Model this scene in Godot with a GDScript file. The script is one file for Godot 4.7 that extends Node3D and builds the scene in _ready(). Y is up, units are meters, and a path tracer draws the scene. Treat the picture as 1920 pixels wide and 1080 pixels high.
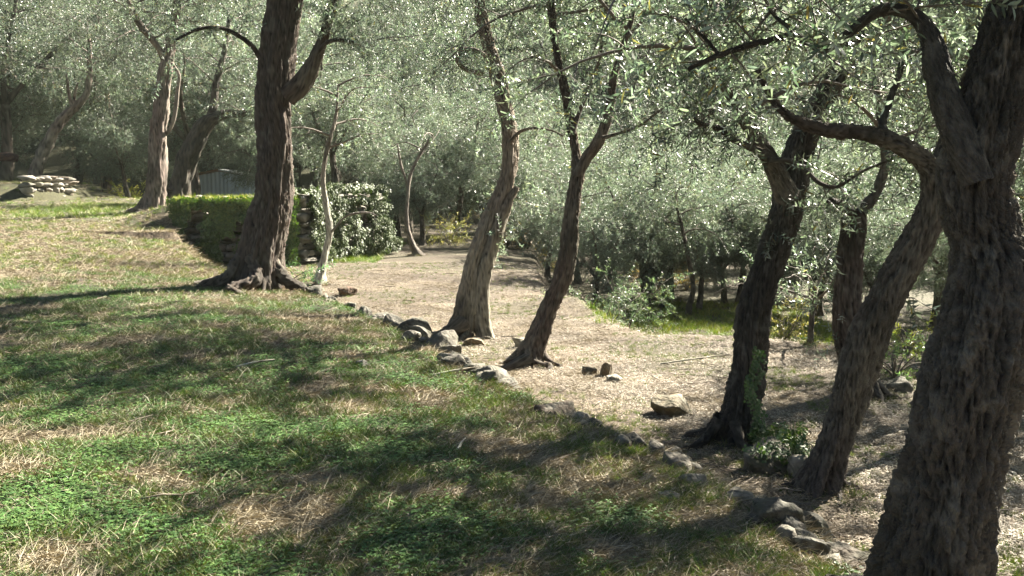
extends Node3D

const EYE := 1.62          # camera height above the meadow at its foot
const FOC := 1750.0        # focal length in pixels of a 1920 px wide picture
const PITCH := 0.1138      # the camera looks down by this angle
const W := Vector3.UP

var rng := RandomNumberGenerator.new()
var M := {}
var taken := {}
var na := FastNoiseLite.new()      # broad patches
var nb := FastNoiseLite.new()      # bark ridges
var nc := FastNoiseLite.new()      # fine grain
var nr := FastNoiseLite.new()      # rocks
var sprays := []                   # olive twig meshes
var fine_sprays := []
var bases := []                    # where trunks stand: [foot, radius]
var edge := PackedVector2Array()
var region := PackedVector2Array()

class Acc:
	var v := PackedVector3Array()
	var c := PackedColorArray()
	var uv := PackedVector2Array()
	var ix := PackedInt32Array()
	func add(p: Vector3, col: Color, t := Vector2.ZERO) -> int:
		v.append(p); c.append(col); uv.append(t)
		return v.size() - 1
	func tri(a: int, b: int, d: int) -> void:
		ix.append(a); ix.append(b); ix.append(d)
	func mesh(mat: Material, smooth := true) -> ArrayMesh:
		var arr := []
		arr.resize(Mesh.ARRAY_MAX)
		arr[Mesh.ARRAY_VERTEX] = v
		arr[Mesh.ARRAY_COLOR] = c
		arr[Mesh.ARRAY_TEX_UV] = uv
		arr[Mesh.ARRAY_INDEX] = ix
		var st := SurfaceTool.new()
		var am := ArrayMesh.new()
		am.add_surface_from_arrays(Mesh.PRIMITIVE_TRIANGLES, arr)
		st.create_from(am, 0)
		if not smooth:
			st.deindex()
			var am2 = st.commit()
			var ar2 = am2.surface_get_arrays(0)
			var vs: PackedVector3Array = ar2[Mesh.ARRAY_VERTEX]
			var ns := PackedVector3Array()
			ns.resize(vs.size())
			for i in range(0, vs.size(), 3):
				var n := (vs[i + 2] - vs[i]).cross(vs[i + 1] - vs[i]).normalized()
				ns[i] = n; ns[i + 1] = n; ns[i + 2] = n
			ar2[Mesh.ARRAY_NORMAL] = ns
			var am3 := ArrayMesh.new()
			am3.add_surface_from_arrays(Mesh.PRIMITIVE_TRIANGLES, ar2)
			am3.surface_set_material(0, mat)
			return am3
		st.generate_normals()
		var out: ArrayMesh = st.commit()
		out.surface_set_material(0, mat)
		return out

# ---------------------------------------------------------------- helpers
func numbered(called: String) -> String:
	var k: int = taken.get(called, 0)
	taken[called] = k + 1
	return called if k == 0 else "%s_%03d" % [called, k]

func tag(o: Node, label: String, category := "", group := "", kind := "") -> void:
	if label: o.set_meta("label", label)
	if category: o.set_meta("category", category)
	if group: o.set_meta("group", group)
	if kind: o.set_meta("kind", kind)

func thing(called: String, label: String, category: String, at := Vector3.ZERO, group := "") -> Node3D:
	var o := Node3D.new()
	o.name = numbered(called)
	add_child(o)
	o.position = at
	tag(o, label, category, group)
	return o

func part(called: String, m: Mesh, parent: Node3D, at := Vector3.ZERO) -> MeshInstance3D:
	var o := MeshInstance3D.new()
	o.name = called
	o.mesh = m
	parent.add_child(o, true)
	o.position = at
	return o

func single(called: String, m: Mesh, label: String, category: String, at := Vector3.ZERO, group := "") -> MeshInstance3D:
	var o := MeshInstance3D.new()
	o.name = numbered(called)
	o.mesh = m
	add_child(o)
	o.position = at
	tag(o, label, category, group)
	return o

func many(called: String, m: Mesh, xf: Array, tint: PackedColorArray, parent: Node3D, at := Vector3.ZERO) -> MultiMeshInstance3D:
	var mm := MultiMesh.new()
	mm.transform_format = MultiMesh.TRANSFORM_3D
	mm.use_colors = true
	mm.mesh = m
	mm.instance_count = xf.size()
	var buf := PackedFloat32Array()
	buf.resize(xf.size() * 16)
	var j := 0
	for i in xf.size():
		var t: Transform3D = xf[i]
		var x := t.basis.x
		var y := t.basis.y
		var z := t.basis.z
		buf[j] = x.x; buf[j + 1] = y.x; buf[j + 2] = z.x; buf[j + 3] = t.origin.x
		buf[j + 4] = x.y; buf[j + 5] = y.y; buf[j + 6] = z.y; buf[j + 7] = t.origin.y
		buf[j + 8] = x.z; buf[j + 9] = y.z; buf[j + 10] = z.z; buf[j + 11] = t.origin.z
		var c := tint[i]
		buf[j + 12] = c.r; buf[j + 13] = c.g; buf[j + 14] = c.b; buf[j + 15] = 1.0
		j += 16
	mm.buffer = buf
	var o := MultiMeshInstance3D.new()
	o.name = called
	o.multimesh = mm
	o.set_meta("kind", "stuff")
	parent.add_child(o, true)
	o.position = at
	return o

func rf(a: float, b: float) -> float:
	return rng.randf_range(a, b)

func rdir() -> Vector3:
	return Vector3(rng.randfn(), rng.randfn(), rng.randfn()).normalized()

func P(px: float, py: float, d: float) -> Vector3:      # where the photograph shows a point that lies d metres in front
	var r := Vector3((px - 960.0) / FOC, -(py - 540.0) / FOC, -1.0).rotated(Vector3.RIGHT, -PITCH)
	return Vector3(0, EYE, 0) + r * (d / -r.z)

func ss(a: float, b: float, x: float) -> float:
	var t := clampf((x - a) / (b - a), 0.0, 1.0)
	return t * t * (3.0 - 2.0 * t)

func basis_y(y: Vector3, roll: float) -> Basis:
	var x := y.cross(Vector3(0.31, 0.2, 0.93)).normalized()
	x = x.rotated(y, roll)
	return Basis(x, y, x.cross(y))

# ---------------------------------------------------------------- the lie of the land
func edge_dist(p: Vector2) -> float:
	var best := 1e9
	for i in edge.size() - 1:
		var a := edge[i]
		var ab := edge[i + 1] - a
		var t := clampf((p - a).dot(ab) / ab.length_squared(), 0.0, 1.0)
		best = minf(best, (a + ab * t).distance_squared_to(p))
	best = sqrt(best)
	return -best if Geometry2D.is_point_in_polygon(p, region) else best

func ground(x: float, z: float) -> float:
	var back := -z
	var left := -x
	var u := edge_dist(Vector2(x, z))
	var side := left if left < 9.0 else 9.0 + 4.0 * (1.0 - exp(-(left - 9.0) / 4.0))
	if side < -2.0: side = -2.0
	var up := 0.026 * back + 0.03 * side * ss(11.0, 20.0, back)
	up = lerpf(up, 1.19, ss(-8.8, -6.7, x) * ss(18.6, 19.8, back))
	var dip := ss(29.0, 36.0, back) * ss(-19.0, -13.0, x)
	up = lerpf(up, 0.35, dip)
	up += 0.45 * ss(-13.55, -14.1, x + (27.0 - back) * 0.16) * ss(26.6, 27.4, back) * (1.0 - ss(30.0, 33.0, back))
	var lo := -0.38 + 0.3 * ss(12.5, 20.0, back) * (1.0 - ss(-0.5, 2.0, x)) - 0.04 * maxf(0.0, x - 3.0)
	var e2 := back - (12.0 + 3.2 * (1.0 - ss(0.8, 1.9, x)) - 0.9 * ss(2.0, 6.0, x))
	var drop := ss(0.0, 0.7, e2) * ss(0.5, 1.0, x)
	lo -= 0.6 * drop
	lo += 0.16 * exp(-(pow(x - 0.9, 2) + pow((back - 14.6) * 0.7, 2)) / 0.25)
	if back < 18.0: up -= 0.17 * ss(-2.2, 0.0, u)
	var w := 0.55 if back < 18.0 else 0.3
	var h := lerpf(up, lo, ss(-0.2, w, u))
	var hill := minf(maxf(0.0, back - lerpf(42.5, 36.0, ss(-5.0, 1.0, x))), 70.0)
	h += 0.5 * hill * hill / (hill + 10.0)
	h += na.get_noise_2d(x * 9.0, z * 9.0) * 0.05 + na.get_noise_2d(x * 34.0 + 70.0, z * 34.0) * 0.022
	return h

func G(x: float, z: float) -> Vector3:
	return Vector3(x, ground(x, z), z)

func meadow(x: float, z: float) -> float:          # 1 on the upper meadow, 0 on the lower terrace
	return 1.0 - ss(-0.15, 0.5, edge_dist(Vector2(x, z)))

func green_at(x: float, z: float) -> float:
	var g := na.get_noise_2d(x * 18.0 + 300.0, z * 28.0) * 0.7 + na.get_noise_2d(x * 60.0, z * 74.0 - 90.0) * 0.75
	g += 0.02 - 0.36 * ss(-1.6, 0.8, x) * (1.0 - ss(3.2, 4.4, -z) * 0.3)
	g -= 0.4 * ss(11.0, 15.0, -z)
	return g

func axis(a: float, b: float, fine: float, far_lo: float, far_hi: float) -> PackedFloat32Array:
	var out := PackedFloat32Array()
	var p := a
	var s := fine
	var lowp := PackedFloat32Array()
	while p > far_lo:
		s *= 1.13
		p -= s
		lowp.append(p)
	lowp.reverse()
	out.append_array(lowp)
	p = a
	while p < b:
		out.append(p)
		p += fine
	s = fine
	while p < far_hi:
		out.append(p)
		s *= 1.13
		p += s
	out.append(far_hi)
	return out

func build_ground() -> void:
	var xs := axis(-8.5, 6.5, 0.09, -190.0, 190.0)
	var zs := axis(-21.0, -2.6, 0.09, -190.0, 40.0)
	var a := Acc.new()
	var nx := xs.size()
	for z in zs:
		for x in xs:
			var y := ground(x, z)
			var m := meadow(x, z)
			var g := ss(-0.1, 0.35, green_at(x, z))
			var f := na.get_noise_2d(x * 60.0, z * 60.0) * 0.5 + 0.5
			var thatch := Color(0.23, 0.185, 0.13).lerp(Color(0.10, 0.078, 0.052), f)
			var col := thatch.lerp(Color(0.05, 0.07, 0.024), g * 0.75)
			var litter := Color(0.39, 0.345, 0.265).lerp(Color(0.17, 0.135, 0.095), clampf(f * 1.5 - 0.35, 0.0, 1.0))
			var far := ss(17.0, 22.0, -z)
			litter = litter.lerp(Color(0.13, 0.13, 0.06), far * 0.7)
			litter = litter.lerp(Color(0.12, 0.135, 0.05), ss(0.6, 1.4, x) * ss(13.0, 14.6, -z) * 0.7)
			litter = litter.lerp(Color(0.18, 0.145, 0.105), ss(-0.05, 0.3, na.get_noise_2d(x * 14.0 + 900.0, z * 40.0)) * 0.8)
			litter = litter.lerp(Color(0.13, 0.13, 0.055), ss(0.1, 0.4, na.get_noise_2d(x * 22.0 - 400.0, z * 22.0)) * 0.6)
			var u := edge_dist(Vector2(x, z))
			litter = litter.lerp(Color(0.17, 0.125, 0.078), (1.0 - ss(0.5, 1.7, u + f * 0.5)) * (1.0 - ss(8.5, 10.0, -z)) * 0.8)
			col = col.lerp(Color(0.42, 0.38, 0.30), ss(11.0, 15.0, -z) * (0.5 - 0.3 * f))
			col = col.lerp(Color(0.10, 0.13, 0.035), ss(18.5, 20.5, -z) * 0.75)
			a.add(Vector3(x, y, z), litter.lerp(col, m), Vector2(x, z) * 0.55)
	for j in zs.size() - 1:
		for i in nx - 1:
			var k := j * nx + i
			a.tri(k, k + 1, k + nx)
			a.tri(k + 1, k + nx + 1, k + nx)
	var o := MeshInstance3D.new()
	o.name = "ground"
	o.mesh = a.mesh(M.ground)
	add_child(o)
	tag(o, "terraced grove floor of grass, dry thatch and fallen olive leaves", "", "", "structure")

# ---------------------------------------------------------------- branches, trunks
func smooth_path(pts: Array, rad: Array, step: float) -> Array:
	var op := []
	var orr := []
	var n := pts.size()
	for i in n - 1:
		var p0: Vector3 = pts[maxi(i - 1, 0)]
		var p1: Vector3 = pts[i]
		var p2: Vector3 = pts[i + 1]
		var p3: Vector3 = pts[mini(i + 2, n - 1)]
		var r1: float = rad[i]
		var r2: float = rad[i + 1]
		var k := maxi(1, int(ceil(p1.distance_to(p2) / step)))
		for j in k:
			var t := float(j) / k
			op.append(p1.cubic_interpolate(p2, p0, p3, t))
			orr.append(lerpf(r1, r2, t * t * (3.0 - 2.0 * t) * 0.5 + t * 0.5))
	op.append(pts[n - 1])
	orr.append(rad[n - 1])
	return [op, orr]

# rough: depth of the bark ridges in metres; lobe: how far the section leaves the circle; foot: flare of the roots
func tube(a: Acc, pts: Array, rad: Array, sides: int, rough := 0.0, lobe := 0.0, foot := 0.0, tone := Color(0.12, 0.095, 0.072), tile := 0.0, seed_at := 0.0) -> void:
	var n := pts.size()
	var t0: Vector3 = (pts[1] - pts[0]).normalized()
	var x := t0.cross(Vector3(0.2, 0.1, 0.97)).normalized()
	var first := a.v.size()
	var run := 0.0
	var around := maxf(1.0, roundf(TAU * float(rad[n / 2]) / maxf(tile, 0.05)))
	for i in n:
		var p: Vector3 = pts[i]
		var t: Vector3 = (pts[mini(i + 1, n - 1)] - pts[maxi(i - 1, 0)]).normalized()
		x = (x - t * x.dot(t)).normalized()
		var y := t.cross(x)
		if i > 0: run += p.distance_to(pts[i - 1])
		var r: float = rad[i]
		var base_flare := foot * exp(-run * 3.2)
		for k in sides + 1:
			var th := TAU * float(k % sides) / sides
			var d := x * cos(th) + y * sin(th)
			var rr := r * (0.88 if rough > 0.0 else 1.0)
			var col := tone
			if lobe > 0.0:
				var kn := p + d * r
				rr += r * lobe * 1.3 * nr.get_noise_3d(d.x * 105.0 + run * 14.0 + seed_at, d.z * 105.0, run * 22.0 / (0.3 + r))
				rr *= 1.0 + lobe * 1.2 * nr.get_noise_3d(kn.x * 130.0 + seed_at, kn.y * 45.0, kn.z * 130.0)
				rr += r * (lobe * nr.get_noise_3d(d.x * 34.0 + seed_at, d.z * 34.0, run * 16.0 / (0.3 + r)) + base_flare * maxf(0.0, 0.25 + nr.get_noise_3d(d.x * 75.0 - seed_at, d.z * 75.0, 5.0) * 1.9))
			if rough > 0.0:
				var q := p + d * r
				var b := nb.get_noise_3d(q.x * 115.0 + seed_at, q.y * 15.0, q.z * 115.0)
				var f := nc.get_noise_3d(q.x * 100.0, q.y * 60.0, q.z * 100.0)
				var big := na.get_noise_3d(q.x * 40.0 + seed_at, q.y * 26.0, q.z * 40.0)
				rr += rough * ((b - 0.3) * 1.3 + f * 0.5 + big * 0.7)
				var lum := clampf(0.66 + b * 1.25 + f * 0.5, 0.10, 2.0)
				col = tone * lum
				var hue := ss(0.0, 0.3, na.get_noise_3d(q.x * 30.0 - seed_at, q.y * 16.0, q.z * 30.0))
				col = col.lerp(tone * Color(1.5, 1.75, 1.7) * lum, hue * 0.6)
				var moss := ss(0.16, 0.36, big + f * 0.15)
				col = col.lerp(Color(0.028, 0.026, 0.017), moss * 0.6)
				var lich := ss(0.2, 0.42, na.get_noise_3d(q.x * 420.0, q.y * 300.0 + seed_at, q.z * 420.0) + f * 0.2)
				col = col.lerp(Color(0.24, 0.225, 0.18), lich * 0.32)
			a.add(p + d * rr, col, Vector2(around * k / sides, run / maxf(tile, 0.05)))
	var row := sides + 1
	for i in n - 1:
		for k in sides:
			var q0 := first + i * row + k
			a.tri(q0, q0 + row, q0 + 1)
			a.tri(q0 + 1, q0 + row, q0 + row + 1)
	var tip := a.add(pts[n - 1] + t0 * 0.0, tone * 1.3, Vector2.ZERO)
	var last := first + (n - 1) * row
	for k in sides:
		a.tri(last + k, tip, last + k + 1)

func leaf(a: Acc, p: Vector3, d: Vector3, up: Vector3, l: float, w: float, col: Color) -> void:
	var s := d.cross(up).normalized() * w
	var n := s.cross(d).normalized()
	var k0 := a.add(p, col)
	var k1 := a.add(p + d * l * 0.33 + s * 0.46 + n * l * 0.05, col)
	var k2 := a.add(p + d * l * 0.33 - s * 0.46 + n * l * 0.05, col)
	var k3 := a.add(p + d * l * 0.70 + s * 0.38 + n * l * 0.04, col)
	var k4 := a.add(p + d * l * 0.70 - s * 0.38 + n * l * 0.04, col)
	var k5 := a.add(p + d * l - n * l * 0.04, col)
	a.tri(k0, k1, k2); a.tri(k1, k3, k2); a.tri(k2, k3, k4); a.tri(k3, k5, k4)

func make_spray(pairs: int, l: float, seed_at: int, long := 0.30) -> ArrayMesh:
	rng.seed = seed_at
	var a := Acc.new()
	var pts := []
	var p := Vector3.ZERO
	var d := Vector3.UP
	for i in 6:
		pts.append(p)
		p += d * (long / 5.0)
		d = (d + rdir() * 0.18).normalized()
	tube(a, pts, [0.0026, 0.0022, 0.002, 0.0016, 0.0012, 0.0008], 3, 0, 0, 0, Color(0.16, 0.15, 0.11))
	for i in pairs:
		var t := 0.12 + 0.86 * float(i) / (pairs - 1)
		var f := t * 5.0
		var k := mini(int(f), 4)
		var q: Vector3 = pts[k].lerp(pts[k + 1], f - k)
		var along: Vector3 = (pts[k + 1] - pts[k]).normalized()
		var side := along.cross(Vector3(0.3, 0.1, 0.95)).normalized().rotated(along, i * 1.57 + rf(-0.4, 0.4))
		for s: float in [-1.0, 1.0]:
			if rng.randf() < 0.08: continue
			var ld := (along * rf(0.35, 0.95) + side * s + rdir() * 0.3).normalized()
			var up := (along * 0.8 + rdir() * 0.75).normalized()
			var silver := rng.randf()
			var col := Color(0.115, 0.138, 0.108).lerp(Color(0.055, 0.076, 0.052), rng.randf())
			if silver > 0.5: col = Color(0.25, 0.275, 0.245)
			if silver > 0.975: col = Color(0.20, 0.16, 0.06)
			leaf(a, q, ld, up, l * rf(0.7, 1.2), l * 0.22 * rf(0.8, 1.2), col)
	return a.mesh(M.leaf)

# a crown grows into C: {acc, xf, tint, keep}
func new_crown(keep := -100.0) -> Dictionary:
	return {"acc": Acc.new(), "xf": [], "tint": PackedColorArray(), "keep": keep, "scale": 1.0, "dense": 1.0, "droop": 0.5, "hue": Color(1, 1, 1), "tone": 1.0}

func twig(C: Dictionary, p: Vector3, dir: Vector3, l: float, r: float) -> void:
	var n := 4
	var pts := [p]
	var d := dir
	var q := p
	for i in n:
		d = (d + rdir() * 0.22 + Vector3.DOWN * float(C.droop) * 0.28).normalized()
		q += d * (l / n)
		pts.append(q)
	tube(C.acc, pts, [r, r * 0.8, r * 0.6, r * 0.4, r * 0.2], 3, 0, 0, 0, Color(0.115, 0.10, 0.08))
	var count := maxi(2, int(l / 0.075 * float(C.dense)))
	for i in count + 1:
		var t := 0.12 + 0.88 * float(i) / count
		var f := t * n
		var k := mini(int(f), n - 1)
		var s: Vector3 = pts[k].lerp(pts[k + 1], f - k)
		if s.y < C.keep: continue
		var along: Vector3 = (pts[k + 1] - pts[k]).normalized()
		var out := along if i == count else (along * 0.75 + rdir() * 0.8 + Vector3.DOWN * 0.12).normalized()
		var sc: float = rf(0.75, 1.2) * float(C.scale)
		C.xf.append(Transform3D(basis_y(out, rf(0, TAU)) * sc, s))
		var b: float = rf(0.8, 1.25) * C.tone
		C.tint.append(Color(b * C.hue.r * rf(0.92, 1.1), b * C.hue.g, b * C.hue.b * rf(0.85, 1.1)))

func bough(C: Dictionary, p: Vector3, dir: Vector3, l: float, r: float) -> void:
	C.tone = rf(0.7, 1.3)
	var n := 7
	var pts := [p]
	var rad := [r]
	var d := dir.normalized()
	var q := p
	for i in n:
		d = (d + rdir() * 0.2 + Vector3.DOWN * float(C.droop) * 0.26 * (i + 1.0) / n).normalized()
		q += d * (l / n)
		pts.append(q)
		rad.append(lerpf(r, 0.005, (i + 1.0) / n))
	if pts[4].y < C.keep and pts[7].y < C.keep: return
	tube(C.acc, pts, rad, 5, 0, 0, 0, Color(0.12, 0.10, 0.08))
	var count := int(l / 0.19)
	for i in count:
		var t := 0.2 + 0.8 * float(i) / count
		var f := t * n
		var k := mini(int(f), n - 1)
		var s: Vector3 = pts[k].lerp(pts[k + 1], f - k)
		var along: Vector3 = (pts[k + 1] - pts[k]).normalized()
		var side := along.cross(Vector3(0.2, 0.93, 0.3)).normalized().rotated(along, i * 2.4 + rf(-0.5, 0.5))
		twig(C, s, (along * 0.6 + side).normalized(), l * (0.42 * (1.0 - t) + 0.14) * rf(0.75, 1.2), 0.008)
	twig(C, pts[n], d, l * 0.22, 0.006)

func crown_on(C: Dictionary, pts: Array, from: float, count: int, l: float, up := 0.35) -> void:
	for k in count:
		var t := lerpf(from, 1.0, float(k) / maxi(1, count - 1)) * (pts.size() - 1)
		var i := mini(int(t), pts.size() - 2)
		var p: Vector3 = pts[i].lerp(pts[i + 1], t - i)
		var az := k * 2.4 + rf(-0.5, 0.5)
		bough(C, p, Vector3(cos(az), rf(up - 0.3, up + 0.5), sin(az)), l * rf(0.75, 1.2), 0.022)

func finish_crown(C: Dictionary, tree: Node3D, spray_set: Array, limbs := []) -> void:
	for k in limbs.size():
		if k == 0 and tree.name == "olive_tree": continue
		if limbs[k][-1].y > limbs[k][0].y - 0.05 or k == 0: sprout(C, limbs[k], 8 if k else 5, 0.42)
	var at := -tree.position
	if C.acc.v.size():
		var b := part("branches", C.acc.mesh(M.twig), tree, at)
		b.set_meta("kind", "stuff")
	# the sprays of a crown are spread over the few twig meshes
	for s in spray_set.size():
		var xf := []
		var tint := PackedColorArray()
		for i in range(s, C.xf.size(), spray_set.size()):
			xf.append(C.xf[i])
			tint.append(C.tint[i])
		if xf.size(): many("foliage", spray_set[s], xf, tint, tree, at)

func limb_path(list: Array, d0: float, d1: float, step: float) -> Array:
	var pts := []
	var rad := []
	for i in list.size():
		var d := lerpf(d0, d1, float(i) / (list.size() - 1))
		pts.append(P(list[i][0], list[i][1], d))
		rad.append(maxf(list[i][2] * 0.5 * d / FOC, 0.006))
	return smooth_path(pts, rad, step)

# limbs: [ [points, depth at start, depth at end, "trunk" / "limb" / "root"] ... ]
func hero(label: String, limbs: Array, detail: float, tone: Color, seed_at: int, slim := 1.0) -> Dictionary:
	rng.seed = seed_at
	var first: Array = limbs[0][0]
	var at := P(first[0][0], first[0][1], limbs[0][1])
	var t := thing("olive_tree", label, "tree", at)
	var paths := []
	for L in limbs:
		var dist: float = L[1]
		var trunk: bool = L[3] == "trunk"
		var px := dist / FOC * 1.9 / detail
		var big: float = 0.0
		for q in L[0]: big = maxf(big, q[2] * 0.5 * dist / FOC)
		var path := limb_path(L[0], L[1], L[2], clampf(px * 3.2, 0.012, 0.1) if trunk else clampf(px * 5.0, 0.02, 0.12))
		for k in path[1].size(): path[1][k] = maxf(path[1][k] * slim, 0.005)
		var sides := clampi(int(TAU * big / (px * 2.2)), 7, 150)
		var a := Acc.new()
		var rough: float = minf(0.02, big * 0.085)
		tube(a, path[0], path[1], sides, rough, 0.16 if trunk else 0.1, L[4] if L.size() > 4 else 0.0, tone, 0.22, seed_at * 7.3)
		part(L[3], a.mesh(M.bark), t, -at)
		if L[3] != "root": paths.append(path[0])
	if limbs[0][1] < 24.0: bases.append([P(first[1][0], first[1][1], limbs[0][1]), first[1][2] * 0.5 * limbs[0][1] / FOC * slim])
	if detail > 0.85 and limbs[0][1] < 24.0 and limbs.size() > 1:
		var r0: float = first[1][2] * 0.5 * limbs[0][1] / FOC
		for k in 5:
			var az := k * 1.3 + rf(-0.3, 0.3)
			var dir := Vector3(cos(az), 0, sin(az))
			var foot := P(first[1][0], first[1][1], limbs[0][1])
			var rp := []
			for j in 4:
				var q := foot + dir * r0 * (0.4 + 0.55 * j) + dir.cross(W) * rf(-0.3, 0.3) * r0 * j
				q.y = ground(q.x, q.z) + r0 * [0.95, 0.34, 0.12, -0.15][j]
				rp.append(q)
			var rs := smooth_path(rp, [r0 * 0.26 * slim, r0 * 0.19 * slim, r0 * 0.12, r0 * 0.06], 0.03)
			var ra := Acc.new()
			tube(ra, rs[0], rs[1], 18, r0 * 0.07, 0.12, 0.0, tone, 0.22, seed_at * 3.1 + k)
			part("root", ra.mesh(M.bark), t, -at)
	return {"node": t, "paths": paths}

func sprout(C: Dictionary, pts: Array, count: int, l: float) -> void:      # small shoots along a limb
	for k in count:
		var i := int(pts.size() * rf(0.35, 0.98))
		var along: Vector3 = (pts[mini(i + 1, pts.size() - 1)] - pts[maxi(i - 1, 0)]).normalized()
		twig(C, pts[i], (along * 0.5 + rdir() + W * 0.35).normalized(), l * rf(0.5, 1.2), 0.006)

# ---------------------------------------------------------------- rocks
func rock(size: Vector3, seed_at: int, n: int, tone := Color(0.25, 0.235, 0.205), boxy := 0.0) -> ArrayMesh:
	var r2 := RandomNumberGenerator.new()
	r2.seed = seed_at
	var cuts := []
	for i in 13:
		var d := Vector3(r2.randfn(), r2.randfn(), r2.randfn()).normalized()
		cuts.append([d, r2.randf_range(0.42, 0.85)])
	var a := Acc.new()
	for f in 6:
		var first := a.v.size()
		for j in n + 1:
			for i in n + 1:
				var u := 2.0 * i / n - 1.0
				var v := 2.0 * j / n - 1.0
				var p: Vector3
				match f:
					0: p = Vector3(u, v, 1)
					1: p = Vector3(-u, v, -1)
					2: p = Vector3(1, v, -u)
					3: p = Vector3(-1, v, u)
					4: p = Vector3(u, 1, -v)
					5: p = Vector3(u, -1, v)
				p = p.normalized() * (0.6 + 0.4 * p.length() / 1.73) * 1.15 if boxy == 0.0 else (p.normalized() * 1.05).lerp(p * 0.86, boxy)
				for c in cuts:
					var over: float = p.dot(c[0]) - c[1]
					if over > 0.0: p -= c[0] * over * 0.9
				p *= 1.0 + 0.16 * nr.get_noise_3d(p.x * 60.0 + seed_at * 9.1, p.y * 60.0, p.z * 60.0) + 0.05 * nr.get_noise_3d(p.x * 230.0, p.y * 230.0 + seed_at, p.z * 230.0)
				var g := nc.get_noise_3d(p.x * 30.0 + seed_at, p.y * 30.0, p.z * 30.0)
				var li := na.get_noise_3d(p.x * 60.0 + seed_at * 3.0, p.y * 60.0, p.z * 60.0)
				var col := tone * (0.85 + 0.5 * g)
				col = col.lerp(Color(0.26, 0.25, 0.20), ss(0.2, 0.36, li) * 0.4)
				col = col.lerp(Color(0.05, 0.052, 0.028), ss(0.05, 0.35, -li) * 0.6)
				a.add(p * size * (0.62 if boxy == 0.0 else 0.6), col, Vector2(u, v))
		for j in n:
			for i in n:
				var k := first + j * (n + 1) + i
				a.tri(k, k + n + 1, k + 1)
				a.tri(k + 1, k + n + 1, k + n + 2)
	return a.mesh(M.rock)

# ---------------------------------------------------------------- materials
func std(rough: float, tinted := true) -> StandardMaterial3D:
	var m := StandardMaterial3D.new()
	m.roughness = rough
	m.vertex_color_use_as_albedo = tinted
	return m

func tex(im: Image) -> ImageTexture:
	return ImageTexture.create_from_image(im)

func materials() -> void:
	na.seed = 3; na.frequency = 0.02; na.fractal_octaves = 3
	nb.seed = 11; nb.frequency = 0.30; nb.fractal_type = FastNoiseLite.FRACTAL_RIDGED; nb.fractal_octaves = 3
	nc.seed = 17; nc.frequency = 0.6; nc.fractal_octaves = 2
	nr.seed = 23; nr.frequency = 0.022; nr.fractal_octaves = 2
	M.leaf = std(0.35)
	M.leaf.backlight_enabled = true
	M.leaf.backlight = Color(0.88, 0.96, 0.82)
	M.leaf.metallic_specular = 0.6
	M.herb = std(0.55)
	M.herb.backlight_enabled = true
	M.herb.backlight = Color(0.6, 0.7, 0.25)
	M.straw = std(0.75)
	M.straw.backlight_enabled = true
	M.straw.backlight = Color(0.4, 0.36, 0.25)
	M.twig = std(0.85)
	# bark: long furrowed ridges
	var fn := FastNoiseLite.new()
	fn.seed = 5; fn.frequency = 0.035; fn.fractal_type = FastNoiseLite.FRACTAL_RIDGED; fn.fractal_octaves = 4
	fn.domain_warp_enabled = true; fn.domain_warp_amplitude = 14.0
	var bi := fn.get_seamless_image(512, 160)
	bi.resize(512, 512, Image.INTERPOLATE_CUBIC)
	bi.convert(Image.FORMAT_L8)
	M.bark = std(0.9)
	M.bark.heightmap_enabled = true
	M.bark.heightmap_texture = tex(bi)
	M.bark.heightmap_scale = 1.6
	# stone grain
	var fr := FastNoiseLite.new()
	fr.seed = 8; fr.frequency = 0.03; fr.fractal_octaves = 5
	var ri := fr.get_seamless_image(256, 256)
	ri.convert(Image.FORMAT_L8)
	M.rock = std(0.88)
	M.rock.uv1_triplanar = true
	M.rock.uv1_scale = Vector3(2.5, 2.5, 2.5)
	M.rock.heightmap_enabled = true
	M.rock.heightmap_texture = tex(ri)
	M.rock.heightmap_scale = 1.6
	# ground: a mat of fallen narrow leaves, straw and crumbs of earth
	var s := 1024
	var im := Image.create(s, s, false, Image.FORMAT_RGB8)
	var hm := Image.create(s, s, false, Image.FORMAT_L8)
	im.fill(Color(0.60, 0.56, 0.52))
	rng.seed = 77
	for i in 26000:
		var x := rng.randf() * s
		var y := rng.randf() * s
		var th := rng.randf() * TAU
		var l := int(rf(6, 26))
		var tone := rf(0.55, 1.0)
		var c := Color(tone, tone * rf(0.93, 1.0), tone * rf(0.84, 0.98))
		if rng.randf() < 0.35: c = c * 0.62
		var hh := rf(0.2, 1.0)
		var cc := cos(th)
		var sn := sin(th)
		var wd := 2 if l < 18 else 1
		for k in l:
			for w in wd:
				var ix := posmod(int(x + cc * k - sn * w), s)
				var iy := posmod(int(y + sn * k + cc * w), s)
				im.set_pixel(ix, iy, c)
				hm.set_pixel(ix, iy, Color(hh, hh, hh))
	M.ground = std(0.92)
	M.ground.albedo_texture = tex(im)
	M.ground.heightmap_enabled = true
	M.ground.heightmap_texture = tex(hm)
	M.ground.heightmap_scale = 0.8
	M.metal = std(0.42)
	M.cloth = std(0.8)

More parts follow.
